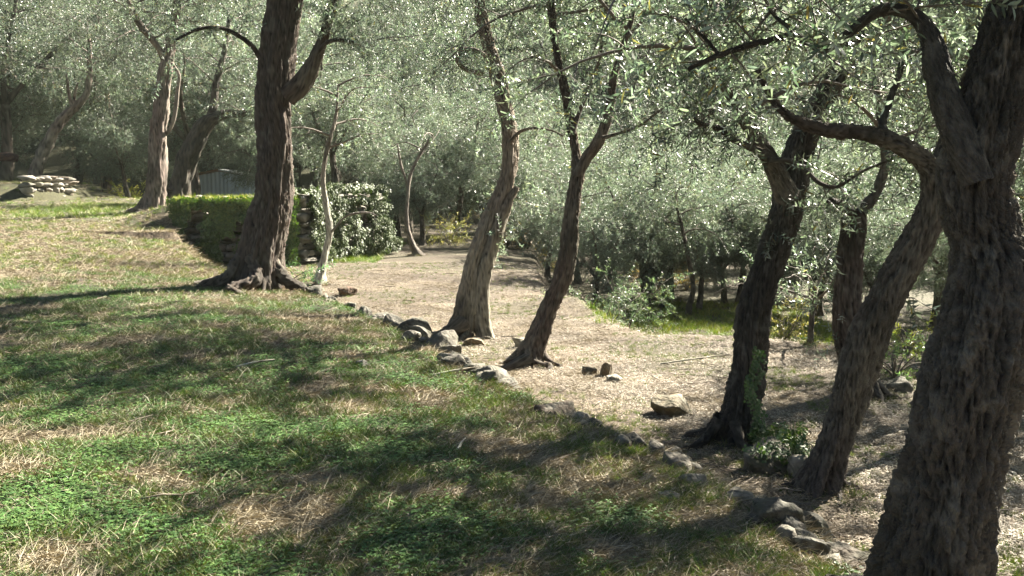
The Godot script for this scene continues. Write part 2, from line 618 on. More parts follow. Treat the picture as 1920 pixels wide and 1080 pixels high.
# ---------------------------------------------------------------- generic trees
func grove_tree(called: String, seed_at: int, tall: float, low: float, radius: float, spread: float) -> Node3D:
	rng.seed = seed_at
	var t := Node3D.new()
	t.name = called
	var lean := Vector3(rf(-0.3, 0.3), 0, rf(-0.3, 0.3))
	var h := tall * 0.33
	var pts := [Vector3(0, -0.15, 0), Vector3(0, 0.15, 0) + lean * 0.1, lean * 0.5 + W * h * 0.5 + rdir() * 0.06, lean + W * h]
	var rad := [0.24, 0.17, 0.13, 0.12]
	var path := smooth_path(pts, rad, 0.09)
	var a := Acc.new()
	tube(a, path[0], path[1], 20, 0.012, 0.16, 0.5, Color(0.10, 0.078, 0.06), 0.22, seed_at)
	part("trunk", a.mesh(M.bark), t)
	var C := new_crown(low)
	C.droop = 0.65 if low < 1.4 else 0.5
	C.scale = spread
	C.dense = 1.35
	for k in 4:
		var az := k * TAU / 4.0 + rf(-0.4, 0.4)
		var d := Vector3(cos(az) * 0.75, 1.0, sin(az) * 0.75)
		var lp := [pts[3]]
		var lr := [0.085]
		var q: Vector3 = pts[3]
		for i in 4:
			d = (d.normalized() + rdir() * 0.25 + W * 0.12)
			q += d.normalized() * (tall - h) * 0.23
			lp.append(q)
			lr.append(0.085 - 0.018 * (i + 1))
		var lpath := smooth_path(lp, lr, 0.12)
		var la := Acc.new()
		tube(la, lpath[0], lpath[1], 9, 0.006, 0.1, 0.0, Color(0.10, 0.08, 0.062), 0.22, seed_at + k)
		part("limb", la.mesh(M.bark), t)
		crown_on(C, lp, 0.12, 9, radius, 0.2)
	finish_crown(C, t, sprays)
	return t

func plant(proto: Node3D, x: float, z: float, turn: float, size: float, label: String, group: String) -> void:
	var o: Node3D = proto.duplicate()
	o.name = numbered("olive_tree")
	add_child(o)
	o.position = G(x, z)
	o.rotation.y = turn
	o.scale = Vector3(size, size * 1.02, size)
	tag(o, label, "tree", group)

func _ready() -> void:
	# ---- camera, sky, sun, exposure
	var cam := Camera3D.new()
	cam.name = "camera"
	add_child(cam)
	cam.position = Vector3(0, EYE, 0)
	cam.rotation = Vector3(-PITCH, 0, 0)
	cam.fov = rad_to_deg(2.0 * atan(540.0 / FOC))
	cam.near = 0.05
	cam.far = 500.0
	cam.current = true
	var env := Environment.new()
	var sky := Sky.new()
	var sm := ProceduralSkyMaterial.new()
	sm.sky_top_color = Color(0.42, 0.55, 0.74)
	sm.sky_horizon_color = Color(0.80, 0.84, 0.86)
	sm.sky_curve = 0.16
	sm.ground_bottom_color = Color(0.28, 0.26, 0.2)
	sm.ground_horizon_color = Color(0.6, 0.64, 0.62)
	sm.sky_energy_multiplier = 0.38
	sky.sky_material = sm
	env.background_mode = Environment.BG_SKY
	env.sky = sky
	env.tonemap_mode = Environment.TONE_MAPPER_LINEAR
	env.tonemap_exposure = 7.2
	env.fog_enabled = true
	env.fog_density = 0.0003
	env.fog_light_color = Color(0.88, 0.92, 0.86)
	env.sdfgi_enabled = true
	env.ssao_enabled = true
	env.ssil_enabled = true
	var we := WorldEnvironment.new()
	we.name = "world_environment"
	we.environment = env
	add_child(we)
	var sun := DirectionalLight3D.new()
	sun.name = "sun"
	add_child(sun)
	var el := deg_to_rad(38.0)
	var to_sun := Vector3(0.743 * cos(el), sin(el), -0.669 * cos(el))
	sun.look_at_from_position(to_sun * 50.0, Vector3.ZERO)
	sun.light_energy = 1.6
	sun.light_color = Color(1.0, 0.965, 0.90)
	sun.light_angular_distance = 0.5
	sun.shadow_enabled = true

	# ---- the land
	materials()
	edge = PackedVector2Array([Vector2(2.3, 40), Vector2(2.2, 2), Vector2(2.0, 0), Vector2(1.75, -2.5), Vector2(1.5, -3.8), Vector2(1.35, -4.5), Vector2(1.1, -5.2), Vector2(0.75, -5.9), Vector2(0.3, -6.6), Vector2(-0.17, -7.6), Vector2(-0.5, -8.3), Vector2(-0.84, -9.2), Vector2(-1.4, -10.2), Vector2(-2.1, -11.5), Vector2(-3.0, -12.9), Vector2(-4.2, -14.2), Vector2(-5.4, -16.0), Vector2(-6.5, -18.4), Vector2(-6.9, -19.45), Vector2(-4.45, -19.45), Vector2(-3.4, -22.3), Vector2(-3.9, -27), Vector2(-4.8, -34), Vector2(-5, -200)])
	region = edge.duplicate()
	region.append(Vector2(-300, -200))
	region.append(Vector2(-300, 40))
	build_ground()
	for i in 4:
		sprays.append(make_spray(11, 0.062, 100 + i))
	trees()
	far_grove()
	walls()
	stones()
	shed()
	undergrowth()
	herbs()

func trees() -> void:
	var bark_grey := Color(0.076, 0.061, 0.048)
	var bark_red := Color(0.088, 0.068, 0.053)
	# the great trunk at the right edge
	var t := hero("massive dark olive trunk in the right foreground, thick as a barrel", [
		[[[1728, 1290, 330], [1738, 1180, 260], [1745, 1080, 222], [1772, 950, 205], [1795, 850, 192], [1825, 700, 198], [1848, 600, 190], [1858, 500, 172], [1845, 430, 146], [1828, 350, 126], [1838, 260, 128], [1864, 170, 118], [1893, 80, 110], [1928, -20, 104], [1960, -140, 112], [1985, -290, 90], [2000, -480, 70]], 3.4, 3.5, "trunk", 0.5],
		[[[1834, 345, 60], [1802, 262, 66], [1775, 190, 60], [1760, 130, 54], [1750, 85, 44], [1728, 42, 32], [1690, 18, 26], [1645, 22, 22], [1600, 55, 20], [1565, 82, 18], [1540, 93, 16], [1510, 76, 15], [1480, 67, 15], [1449, 75, 14], [1400, 86, 12], [1337, 108, 11], [1290, 130, 8]], 3.35, 4.1, "limb"],
		[[[1500, 72, 13], [1470, 45, 9], [1445, 20, 7], [1430, -20, 5]], 3.95, 4.2, "limb"],
		[[[1350, 104, 9], [1325, 75, 8], [1300, 50, 7], [1285, 35, 5]], 4.05, 4.15, "limb"],
		[[[1925, -20, 90], [1850, -150, 60], [1750, -260, 45], [1650, -340, 30]], 3.45, 4.2, "limb"],
	], 1.0, Color(0.044, 0.036, 0.029), 1)
	var C := new_crown(2.55)
	C.scale = 0.95
	crown_on(C, t.paths[0].slice(t.paths[0].size() * 3 / 4), 0.2, 6, 1.9)
	crown_on(C, t.paths[4], 0.3, 6, 1.6)
	C.keep = 2.0
	C.droop = 0.35
	for k in 9:
		var q: Array = t.paths[1]
		twig(C, q[int(q.size() * (0.5 + 0.055 * k))], (rdir() + W * 0.5).normalized(), rf(0.3, 0.55), 0.006)
	C.keep = -100.0
	finish_crown(C, t.node, sprays, t.paths)

	# the leaning tree right of the middle
	t = hero("olive tree with ivy at its foot, forking low right of the middle", [
		[[[1350, 885, 130], [1366, 845, 106], [1385, 800, 88], [1397, 740, 80], [1404, 680, 76], [1412, 600, 78], [1425, 540, 76], [1450, 470, 74], [1472, 400, 72], [1482, 345, 76], [1492, 300, 62], [1506, 262, 58], [1528, 220, 56], [1552, 170, 50], [1576, 130, 44], [1602, 80, 36], [1630, 10, 30], [1660, -90, 24], [1680, -200, 18]], 6.9, 7.6, "trunk", 0.5],
		[[[1478, 372, 60], [1458, 325, 46], [1440, 290, 38], [1418, 262, 33], [1402, 235, 32], [1390, 212, 30], [1374, 186, 24], [1350, 150, 18], [1330, 90, 14], [1300, 20, 10]], 7.1, 6.6, "limb"],
		[[[1436, 290, 22], [1405, 275, 17], [1375, 262, 15], [1345, 240, 14], [1315, 233, 13], [1303, 222, 9]], 6.95, 6.6, "limb"],
		[[[1440, 300, 16], [1480, 302, 15], [1510, 318, 13], [1535, 342, 11], [1570, 350, 8], [1620, 320, 7], [1690, 292, 5]], 6.9, 6.5, "limb"],
		[[[1366, 850, 70], [1325, 870, 40], [1285, 893, 18]], 6.85, 6.4, "root"],
	], 0.9, bark_grey, 2, 0.84)
	C = new_crown(1.9)
	crown_on(C, t.paths[0].slice(t.paths[0].size() * 4 / 5), 0.0, 8, 1.5)
	crown_on(C, t.paths[1].slice(t.paths[1].size() / 2), 0.0, 7, 1.1)
	for k in 6:
		var q: Array = t.paths[1 + k % 2]
		twig(C, q[int(q.size() * (0.5 + 0.08 * k))], (rdir() + W).normalized(), rf(0.3, 0.5), 0.006)
	C.keep = -100.0
	finish_crown(C, t.node, sprays, t.paths)

	t = hero("olive tree whose trunk bends right then arches back left, beside the great trunk", [
		[[[1525, 945, 110], [1546, 885, 84], [1570, 822, 76], [1588, 765, 72], [1604, 700, 74], [1628, 630, 78], [1655, 572, 76], [1690, 512, 72], [1724, 452, 70], [1748, 392, 66], [1753, 342, 58], [1740, 308, 46], [1710, 284, 38], [1670, 263, 34], [1620, 250, 32], [1570, 246, 30], [1535, 242, 24], [1490, 225, 18], [1450, 190, 14], [1420, 130, 10]], 5.8, 5.6, "trunk", 0.5],
		[[[1752, 350, 50], [1762, 300, 34], [1778, 250, 28], [1800, 180, 24], [1830, 80, 20], [1850, -60, 16], [1840, -200, 12]], 5.8, 6.6, "limb"],
		[[[1668, 264, 24], [1655, 235, 18], [1668, 190, 14], [1690, 120, 12], [1700, 20, 10], [1690, -100, 8]], 5.7, 6.2, "limb"],
	], 0.95, bark_grey, 3, 0.92)
	C = new_crown(2.0)
	crown_on(C, t.paths[1].slice(t.paths[1].size() / 2), 0.0, 6, 1.3)
	crown_on(C, t.paths[2].slice(t.paths[2].size() / 2), 0.0, 6, 1.1)
	C.keep = -100.0
	finish_crown(C, t.node, sprays, t.paths)

	t = hero("reddish olive stem with a cut top and two short stubs, behind the arching tree", [
		[[[1648, 800, 80], [1628, 755, 66], [1606, 700, 56], [1592, 640, 54], [1590, 560, 52], [1595, 490, 50], [1602, 430, 46], [1600, 395, 40]], 8.6, 8.6, "trunk", 0.5],
		[[[1600, 400, 30], [1578, 386, 22], [1556, 377, 18]], 8.6, 8.4, "limb"],
		[[[1600, 405, 30], [1625, 385, 24], [1645, 355, 20], [1660, 300, 17], [1650, 220, 15], [1640, 120, 12], [1660, 10, 9]], 8.6, 9.0, "limb"],
	], 0.9, bark_red, 4)
	C = new_crown(1.9)
	crown_on(C, t.paths[2], 0.4, 11, 1.2)
	C.keep = -100.0
	finish_crown(C, t.node, sprays, t.paths)

	# the two on the sunny terrace
	t = hero("pale split-footed olive with a curled twig loop at its left, on the sunny terrace", [
		[[[856, 648, 84], [864, 622, 64], [874, 588, 54], [882, 545, 50], [892, 492, 50], [910, 440, 54], [928, 396, 54], [945, 350, 49], [955, 300, 44], [955, 250, 43], [947, 200, 41], [935, 150, 38], [922, 108, 34], [912, 70, 28], [900, 10, 24], [892, -80, 20], [880, -190, 15]], 12.0, 12.2, "trunk", 0.5],
		[[[916, 645, 46], [910, 622, 40], [905, 585, 38], [905, 540, 36], [914, 490, 36], [930, 440, 36], [945, 395, 34], [957, 370, 26], [970, 350, 12]], 11.95, 12.0, "trunk", 0.4],
		[[[906, 138, 17], [880, 133, 14], [863, 122, 13], [858, 106, 13], [868, 93, 13], [892, 94, 12], [910, 104, 10]], 12.0, 11.8, "limb"],
		[[[955, 268, 14], [975, 247, 10], [1005, 240, 8], [1035, 245, 6], [1055, 255, 5]], 12.0, 11.6, "limb"],
		[[[868, 608, 56], [842, 622, 34], [820, 630, 24], [796, 636, 12]], 11.9, 11.4, "root"],
	], 0.9, Color(0.20, 0.165, 0.13), 5, 0.76)
	C = new_crown(3.1)
	crown_on(C, t.paths[0].slice(t.paths[0].size() * 4 / 5), 0.0, 14, 2.0)
	C.keep = -100.0
	finish_crown(C, t.node, sprays, t.paths)
	t = hero("slim dark olive splitting into three upright limbs, right of the split-footed one", [
		[[[988, 690, 84], [998, 665, 66], [1008, 640, 54], [1022, 600, 46], [1038, 560, 44], [1055, 520, 42], [1066, 470, 40], [1070, 420, 38], [1076, 370, 38], [1083, 325, 36], [1080, 285, 28], [1072, 240, 22], [1064, 195, 20], [1054, 150, 18], [1044, 100, 16], [1036, 40, 14], [1030, -50, 12], [1020, -160, 9]], 10.3, 10.4, "trunk", 0.5],
		[[[1083, 330, 32], [1100, 295, 31], [1118, 272, 29], [1136, 232, 27], [1145, 192, 24], [1148, 162, 22], [1160, 110, 16], [1185, 30, 13], [1200, -80, 10]], 10.3, 10.0, "limb"],
		[[[1074, 250, 14], [1088, 205, 12], [1106, 165, 11], [1118, 130, 10], [1132, 60, 9], [1140, -40, 8]], 10.3, 10.7, "limb"],
		[[[1130, 258, 12], [1160, 250, 8], [1200, 235, 7], [1240, 205, 5]], 10.1, 9.6, "limb"],
		[[[996, 672, 40], [965, 684, 24], [942, 694, 10]], 10.2, 9.8, "root"],
	], 0.9, bark_red, 6, 0.82)
	C = new_crown(2.7)
	crown_on(C, t.paths[0].slice(t.paths[0].size() * 4 / 5), 0.0, 10, 1.6)
	crown_on(C, t.paths[1].slice(t.paths[1].size() * 2 / 3), 0.0, 9, 1.5)
	C.droop = 0.8
	crown_on(C, t.paths[3], 0.5, 5, 1.1, 0.0)
	crown_on(C, t.paths[0].slice(t.paths[0].size() * 3 / 5), 0.0, 6, 0.8)
	C.keep = -100.0
	finish_crown(C, t.node, sprays, t.paths)

	# the big trunk on the left and its neighbours
	t = hero("tall thick brown olive trunk left of the middle, standing on the terrace edge", [
		[[[470, 560, 160], [478, 530, 128], [484, 500, 110], [491, 468, 98], [502, 420, 90], [511, 370, 85], [516, 310, 80], [516, 250, 78], [513, 190, 80], [517, 130, 84], [525, 70, 82], [535, 10, 82], [545, -60, 78], [555, -160, 66], [560, -280, 50], [550, -420, 36]], 12.5, 12.6, "trunk", 0.6],
		[[[540, 178, 56], [562, 160, 50], [580, 135, 44], [594, 105, 30], [604, 75, 24], [614, 45, 21], [626, 5, 18], [640, -50, 15], [660, -150, 12]], 12.5, 12.0, "limb"],
		[[[596, 98, 14], [612, 80, 10], [635, 75, 8], [665, 78, 5]], 12.2, 11.8, "limb"],
		[[[488, 108, 16], [474, 88, 12], [446, 66, 10], [412, 52, 9], [370, 55, 8], [330, 75, 6]], 12.5, 12.0, "limb"],
		[[[530, -20, 50], [470, -110, 34], [390, -190, 26], [300, -250, 18]], 12.5, 11.8, "limb"],
	], 0.9, Color(0.074, 0.057, 0.045), 7, 0.86)
	C = new_crown(3.7)
	crown_on(C, t.paths[0].slice(t.paths[0].size() * 4 / 5), 0.0, 10, 2.1)
	crown_on(C, t.paths[1].slice(t.paths[1].size() * 3 / 4), 0.0, 7, 1.6)
	crown_on(C, t.paths[4], 0.3, 9, 1.8)
	C.keep = -100.0
	finish_crown(C, t.node, sprays, t.paths)

	t = hero("straight pinkish-lit olive trunk on the bright strip of the left terrace", [
		[[[278, 420, 84], [285, 398, 56], [290, 372, 42], [294, 335, 38], [296, 290, 34], [298, 240, 32], [303, 190, 30], [310, 140, 28], [317, 100, 22], [324, 55, 17], [335, -10, 14], [345, -90, 10]], 22.0, 22.0, "trunk", 0.6],
		[[[304, 258, 9], [318, 243, 8], [328, 215, 8], [333, 170, 8], [336, 140, 7], [322, 118, 6]], 22.0, 21.8, "limb"],
		[[[314, 120, 18], [290, 80, 14], [262, 45, 12], [240, 0, 9]], 22.0, 21.5, "limb"],
		[[[286, 405, 30], [262, 418, 14], [238, 426, 7]], 21.9, 21.2, "root"],
	], 0.9, Color(0.17, 0.13, 0.11), 8)
	C = new_crown(4.1)
	crown_on(C, t.paths[0].slice(t.paths[0].size() * 3 / 4), 0.0, 12, 2.0)
	crown_on(C, t.paths[2], 0.4, 7, 1.6)
	finish_crown(C, t.node, sprays)

	t = hero("dark olive trunk leaning right beside the metal shed", [
		[[[322, 395, 58], [331, 372, 46], [338, 342, 41], [350, 302, 39], [366, 264, 37], [385, 235, 33], [402, 220, 25], [432, 213, 16], [468, 214, 12], [510, 200, 9]], 27.0, 27.0, "trunk", 0.5],
		[[[390, 232, 22], [400, 200, 17], [405, 160, 14], [420, 100, 11], [430, 30, 9]], 27.0, 27.3, "limb"],
		[[[335, 350, 16], [318, 356, 10], [310, 348, 9]], 26.9, 26.6, "limb"],
	], 0.9, bark_grey, 9)
	C = new_crown(3.5)
	crown_on(C, t.paths[1], 0.35, 12, 2.0)
	crown_on(C, t.paths[0].slice(t.paths[0].size() * 4 / 5), 0.0, 6, 1.4)
	finish_crown(C, t.node, sprays)

	t = hero("far left olive leaning right above the stone bank, with white cut stubs", [
		[[[52, 355, 30], [62, 332, 25], [80, 288, 23], [100, 247, 21], [125, 214, 19], [148, 195, 17], [164, 170, 12], [168, 125, 10], [165, 60, 8]], 31.0, 31.0, "trunk", 0.5],
		[[[136, 203, 10], [130, 180, 7], [127, 160, 6], [124, 138, 4]], 31.0, 30.8, "limb"],
		[[[140, 200, 9], [140, 178, 7], [146, 155, 5]], 31.0, 30.8, "limb"],
	], 0.9, Color(0.19, 0.15, 0.125), 10)
	C = new_crown(4.0)
	crown_on(C, t.paths[0].slice(t.paths[0].size() * 3 / 4), 0.0, 13, 2.3)
	finish_crown(C, t.node, sprays)

	t = hero("short upright red-brown olive stem far back between the stone banks and the bright trunk", [
		[[[200, 380, 28], [200, 358, 21], [200, 320, 18], [201, 284, 17], [204, 230, 13], [200, 170, 10]], 37.0, 37.0, "trunk", 0.4],
	], 0.9, Color(0.19, 0.12, 0.085), 11)
	C = new_crown(2.7)
	crown_on(C, t.paths[0], 0.6, 11, 2.3)
	finish_crown(C, t.node, sprays)

	# young and slender ones
	t = hero("slender white-lit young olive before the ivied wall", [
		[[[598, 530, 34], [603, 508, 22], [611, 470, 16], [618, 432, 15], [612, 388, 13], [606, 342, 12], [609, 300, 11], [619, 260, 9], [630, 215, 7], [634, 160, 5]], 16.5, 16.5, "trunk", 0.6],
		[[[619, 437, 8], [630, 425, 6], [645, 408, 5], [668, 400, 5], [694, 399, 4], [705, 404, 3]], 16.5, 16.1, "limb"],
	], 0.9, Color(0.25, 0.22, 0.185), 12, 0.8)
	C = new_crown(2.2)
	crown_on(C, t.paths[0], 0.7, 6, 1.1)
	for k in 4: twig(C, t.paths[1][int(t.paths[1].size() * (0.3 + 0.2 * k))], (rdir() + Vector3.DOWN * 0.3).normalized(), 0.4, 0.004)
	finish_crown(C, t.node, sprays)
	t = hero("thin pale olive stem with a slanting foot at the end of the sunny path", [
		[[[792, 486, 22], [780, 472, 18], [769, 446, 12], [762, 415, 11], [764, 375, 10], [769, 330, 9], [790, 285, 8], [812, 255, 7]], 21.5, 21.5, "trunk", 0.5],
		[[[766, 350, 8], [752, 310, 7], [745, 270, 5]], 21.5, 21.3, "limb"],
	], 0.9, Color(0.17, 0.145, 0.12), 13, 0.8)
	C = new_crown(2.5)
	crown_on(C, t.paths[0], 0.6, 7, 1.2)
	crown_on(C, t.paths[1], 0.5, 3, 1.0)
	finish_crown(C, t.node, sprays)
	# dark stems over the lower bank
	var stems := [
		["dark crossing stem of a young olive left of the slim tree, deep in shade", [[955, 520, 16], [968, 500, 13], [985, 470, 11], [1000, 430, 9]], 25.0],
		["dark upright stem of a young olive beside the crossing one, deep in shade", [[992, 520, 20], [986, 498, 16], [982, 465, 13], [975, 420, 10]], 25.5],
		["thin dark stem just right of the split-footed olive, far back", [[932, 520, 7], [930, 490, 7], [928, 440, 6]], 24.0],
		["left dark sapling of three above the sunny lower bank", [[1222, 565, 10], [1228, 530, 8], [1236, 490, 7], [1238, 440, 5]], 20.5],
		["curving dark sapling, middle of three above the sunny lower bank", [[1240, 582, 14], [1245, 555, 11], [1256, 510, 10], [1270, 480, 8], [1280, 440, 6]], 19.0],
		["right sapling of three above the sunny lower bank, two stems crossing", [[1290, 600, 16], [1292, 575, 12], [1300, 540, 11], [1290, 480, 9], [1282, 440, 8], [1270, 390, 6]], 18.0],
		["thin leafy sapling in shade right of the ivied leaning trunk", [[1518, 700, 18], [1520, 650, 13], [1522, 600, 11], [1528, 540, 9]], 11.5],
	]
	for k in stems.size():
		var s: Array = stems[k]
		t = hero(s[0], [[s[1], s[2], s[2], "trunk", 0.4]], 0.9, Color(0.075, 0.06, 0.045), 20 + k)
		C = new_crown(0.3)
		crown_on(C, t.paths[0], 0.55, 7, 1.0)
		finish_crown(C, t.node, sprays)

func far_grove() -> void:
	var high_a := grove_tree("a", 201, 6.2, 2.3, 1.9, 1.2)
	var high_b := grove_tree("b", 202, 5.6, 2.1, 1.9, 1.2)
	var low_a := grove_tree("c", 203, 5.4, 0.7, 1.9, 1.15)
	var low_b := grove_tree("d", 204, 4.8, 0.5, 1.8, 1.15)
	var low_c := grove_tree("e", 205, 6.0, 0.9, 2.1, 1.15)
	rng.seed = 900
	var right_label := "grey-green olive tree with hanging boughs among the close ranks beyond the lower bank"
	var left_label := "olive tree with raised crown in the far left of the grove"
	# drooping trees that close the middle and the right
	var spots := [[2.6, -19.5, 0.62], [5.2, -19.2, 0.58], [7.6, -16.0, 0.5], [5.6, -21.5, 0.62], [1.4, -23.8, 0.6], [-1.6, -27.0, 0.7], [3.6, -25.5, 0.72], [8.4, -18.0, 0.65], [9.0, -12.5, 0.6], [7.4, -25.0, 0.75], [-3.4, -31.0, 0.8], [0.4, -31.5, 0.82], [-1.0, -36.5, 0.95], [-5.2, -27.5, 0.8], [-4.6, -36.0, 0.95], [5.2, -31.0, 0.85], [8.8, -30.0, 0.85], [11.5, -22.0, 0.75], [12.0, -16.0, 0.7], [2.4, -36.0, 0.95], [6.6, -37.0, 1.0], [10.6, -36.5, 1.0], [13.5, -29.0, 0.9], [-2.4, -41.5, 1.1], [1.8, -42.0, 1.15], [16.0, -24.0, 0.85], [16.5, -33.0, 1.0], [14.5, -40.0, 1.15], [9.0, -42.5, 1.15]]
	for i in spots.size():
		var proto: Node3D = [low_a, low_b, low_c][i % 3]
		plant(proto, spots[i][0] + rf(-0.3, 0.3), spots[i][1], rf(0, TAU), spots[i][2] * rf(0.94, 1.06), right_label, "olive trees beyond the lower bank")
	plant(high_a, 5.9, -9.6, 1.0, 0.85, "olive tree at the right edge, its dark limb showing past the great trunk", "")
	plant(high_b, 7.7, -13.4, 2.0, 0.9, "olive tree behind the great trunk on the lower terrace, its crown over the path", "")
	for q in [[0.2, -25.0, 0.6], [2.3, -22.0, 0.5], [-0.6, -29.0, 0.7], [3.6, -21.0, 0.52], [-2.4, -25.0, 0.5], [6.3, -19.0, 0.5], [4.9, -20.0, 0.5], [-3.4, -28.0, 0.6], [1.6, -27.5, 0.75], [7.6, -22.0, 0.55]]:
		plant(low_b, q[0], q[1], rf(0, TAU), q[2], "small bushy young olive filling the shade beneath the trees beyond the path", "young olives beyond the path")
	for q in [[1.6, -18.0, 0.42], [2.7, -19.0, 0.45], [3.8, -18.8, 0.42], [4.6, -20.0, 0.46], [6.0, -18.4, 0.42], [3.1, -20.6, 0.5], [0.8, -21.2, 0.45], [6.8, -17.4, 0.45]]:
		plant(low_b, q[0], q[1], rf(0, TAU), q[2], "low leafy olive bush hanging to the ground along the far side of the sunny bank", "olive bushes along the bank")
	for q in [[-13.0, -31.8, 0.55], [-9.2, -35.5, 0.65], [-15.2, -34.8, 0.65], [-14.4, -38.2, 0.7], [-18.8, -34.0, 0.7], [-12.8, -44.0, 0.8], [-10.8, -47.0, 0.9]]:
		plant(low_a, q[0], q[1], rf(0, TAU), q[2], "pale bushy young olive behind the stone banks at left", "young olives behind the stone banks")
	# raised crowns on the left
	var ls := [[-17.8, -33.0], [-12.0, -35.5], [-21.0, -29.5], [-8.2, -39.5], [-18.5, -42.0], [-25.0, -36.0], [-16.5, -21.5]]
	for q in [[-17.2, -37.0], [-21.5, -36.5], [-14.6, -41.0], [-10.4, -44.5], [-26.0, -42.0], [-7.0, -46.0], [-20.0, -46.0], [-14.0, -49.0]]:
		plant(low_a, q[0], q[1], rf(0, TAU), rf(1.1, 1.3), "bushy pale olive tree with low boughs behind the raised crowns at left", "low olive trees at the back left")
	for i in ls.size():
		plant([high_a, high_b][i % 2], ls[i][0], ls[i][1], rf(0, TAU), rf(1.1, 1.5), left_label, "olive trees in the far left of the grove")
	# ranks up the slope behind
	var hill := "small distant olive crown on the slope behind the grove"
	for row in 3:
		var z := -47.5 - row * 7.5
		var half := -z * 0.62
		var n := int(half * 2.0 / 5.6)
		for k in n:
			var x := -half + (k + 0.5) * 2.0 * half / n + rf(-0.8, 0.8)
			plant([low_c, low_a, low_b][(k + row) % 3], x, z + rf(-1.5, 1.5), rf(0, TAU), rf(1.35, 1.7), hill, "olive trees on the slope behind")
	for o in [high_a, high_b, low_a, low_b, low_c]: o.free()

func stone_wall(called: String, label: String, line: Array, high: float, size: float, deep: float) -> Node3D:
	var t := thing(called, label, "wall", Vector3(line[0].x, 0, line[0].y))
	var kinds := []
	for k in 10: kinds.append(rock(Vector3(1, 1, 1), 400 + k, 3, [Color(0.33, 0.305, 0.26), Color(0.24, 0.225, 0.19), Color(0.38, 0.35, 0.30), Color(0.29, 0.24, 0.19)][k % 4], 0.55))
	for leg in line.size() - 1:
		var from: Vector2 = line[leg]
		var to: Vector2 = line[leg + 1]
		var start := Vector3(from.x - line[0].x, 0, from.y - line[0].y)
		var along := Vector3(to.x - from.x, 0, to.y - from.y)
		var l := along.length()
		along /= l
		var out := along.cross(W)
		var base: float = minf(ground(from.x, from.y) if leg == 0 else 9.0, ground(to.x + out.x * -0.7, to.y - out.z * 0.7)) - 0.1
		if called == "retaining_wall": base = -0.2
		var top := high if called == "retaining_wall" else base + high
		var y := base
		while y < top - 0.04:
			var h := minf(size * (rf(0.42, 0.8) if called == "retaining_wall" else rf(0.55, 1.1)), top - y + 0.03)
			var s := rf(-size * 0.5, 0.0)
			while s < l:
				var w := size * (rf(0.55, 1.6) if called == "retaining_wall" else rf(0.7, 1.35))
				var c := part("stone", kinds[rng.randi() % 10], t)
				c.position = start + Vector3(0, y + h * 0.5 + rf(-0.02, 0.02), 0) + along * (s + w * 0.5) + out * rf(-0.05, 0.04)
				c.basis = Basis(along, W, along.cross(W)).rotated(along.cross(W).normalized(), rf(-0.14, 0.14)) * Basis.from_scale(Vector3(w, h * 1.04, deep * rf(0.85, 1.15)))
				s += w * 0.95
			y += h * 0.95
	return t

func ivy_leaf() -> ArrayMesh:
	var a := Acc.new()
	rng.seed = 61
	for i in 9:
		var p := Vector3(rf(-0.07, 0.07), rf(-0.07, 0.07), rf(0.0, 0.05))
		var d := Vector3(rf(-1, 1), rf(-1.2, 0.3), rf(-0.1, 0.5)).normalized()
		var col := Color(0.05, 0.085, 0.03).lerp(Color(0.09, 0.12, 0.05), rng.randf())
		leaf(a, p, d, (Vector3(0, 0.2, 1) + rdir() * 0.5).normalized(), rf(0.035, 0.06), rf(0.035, 0.05), col)
	return a.mesh(M.herb)

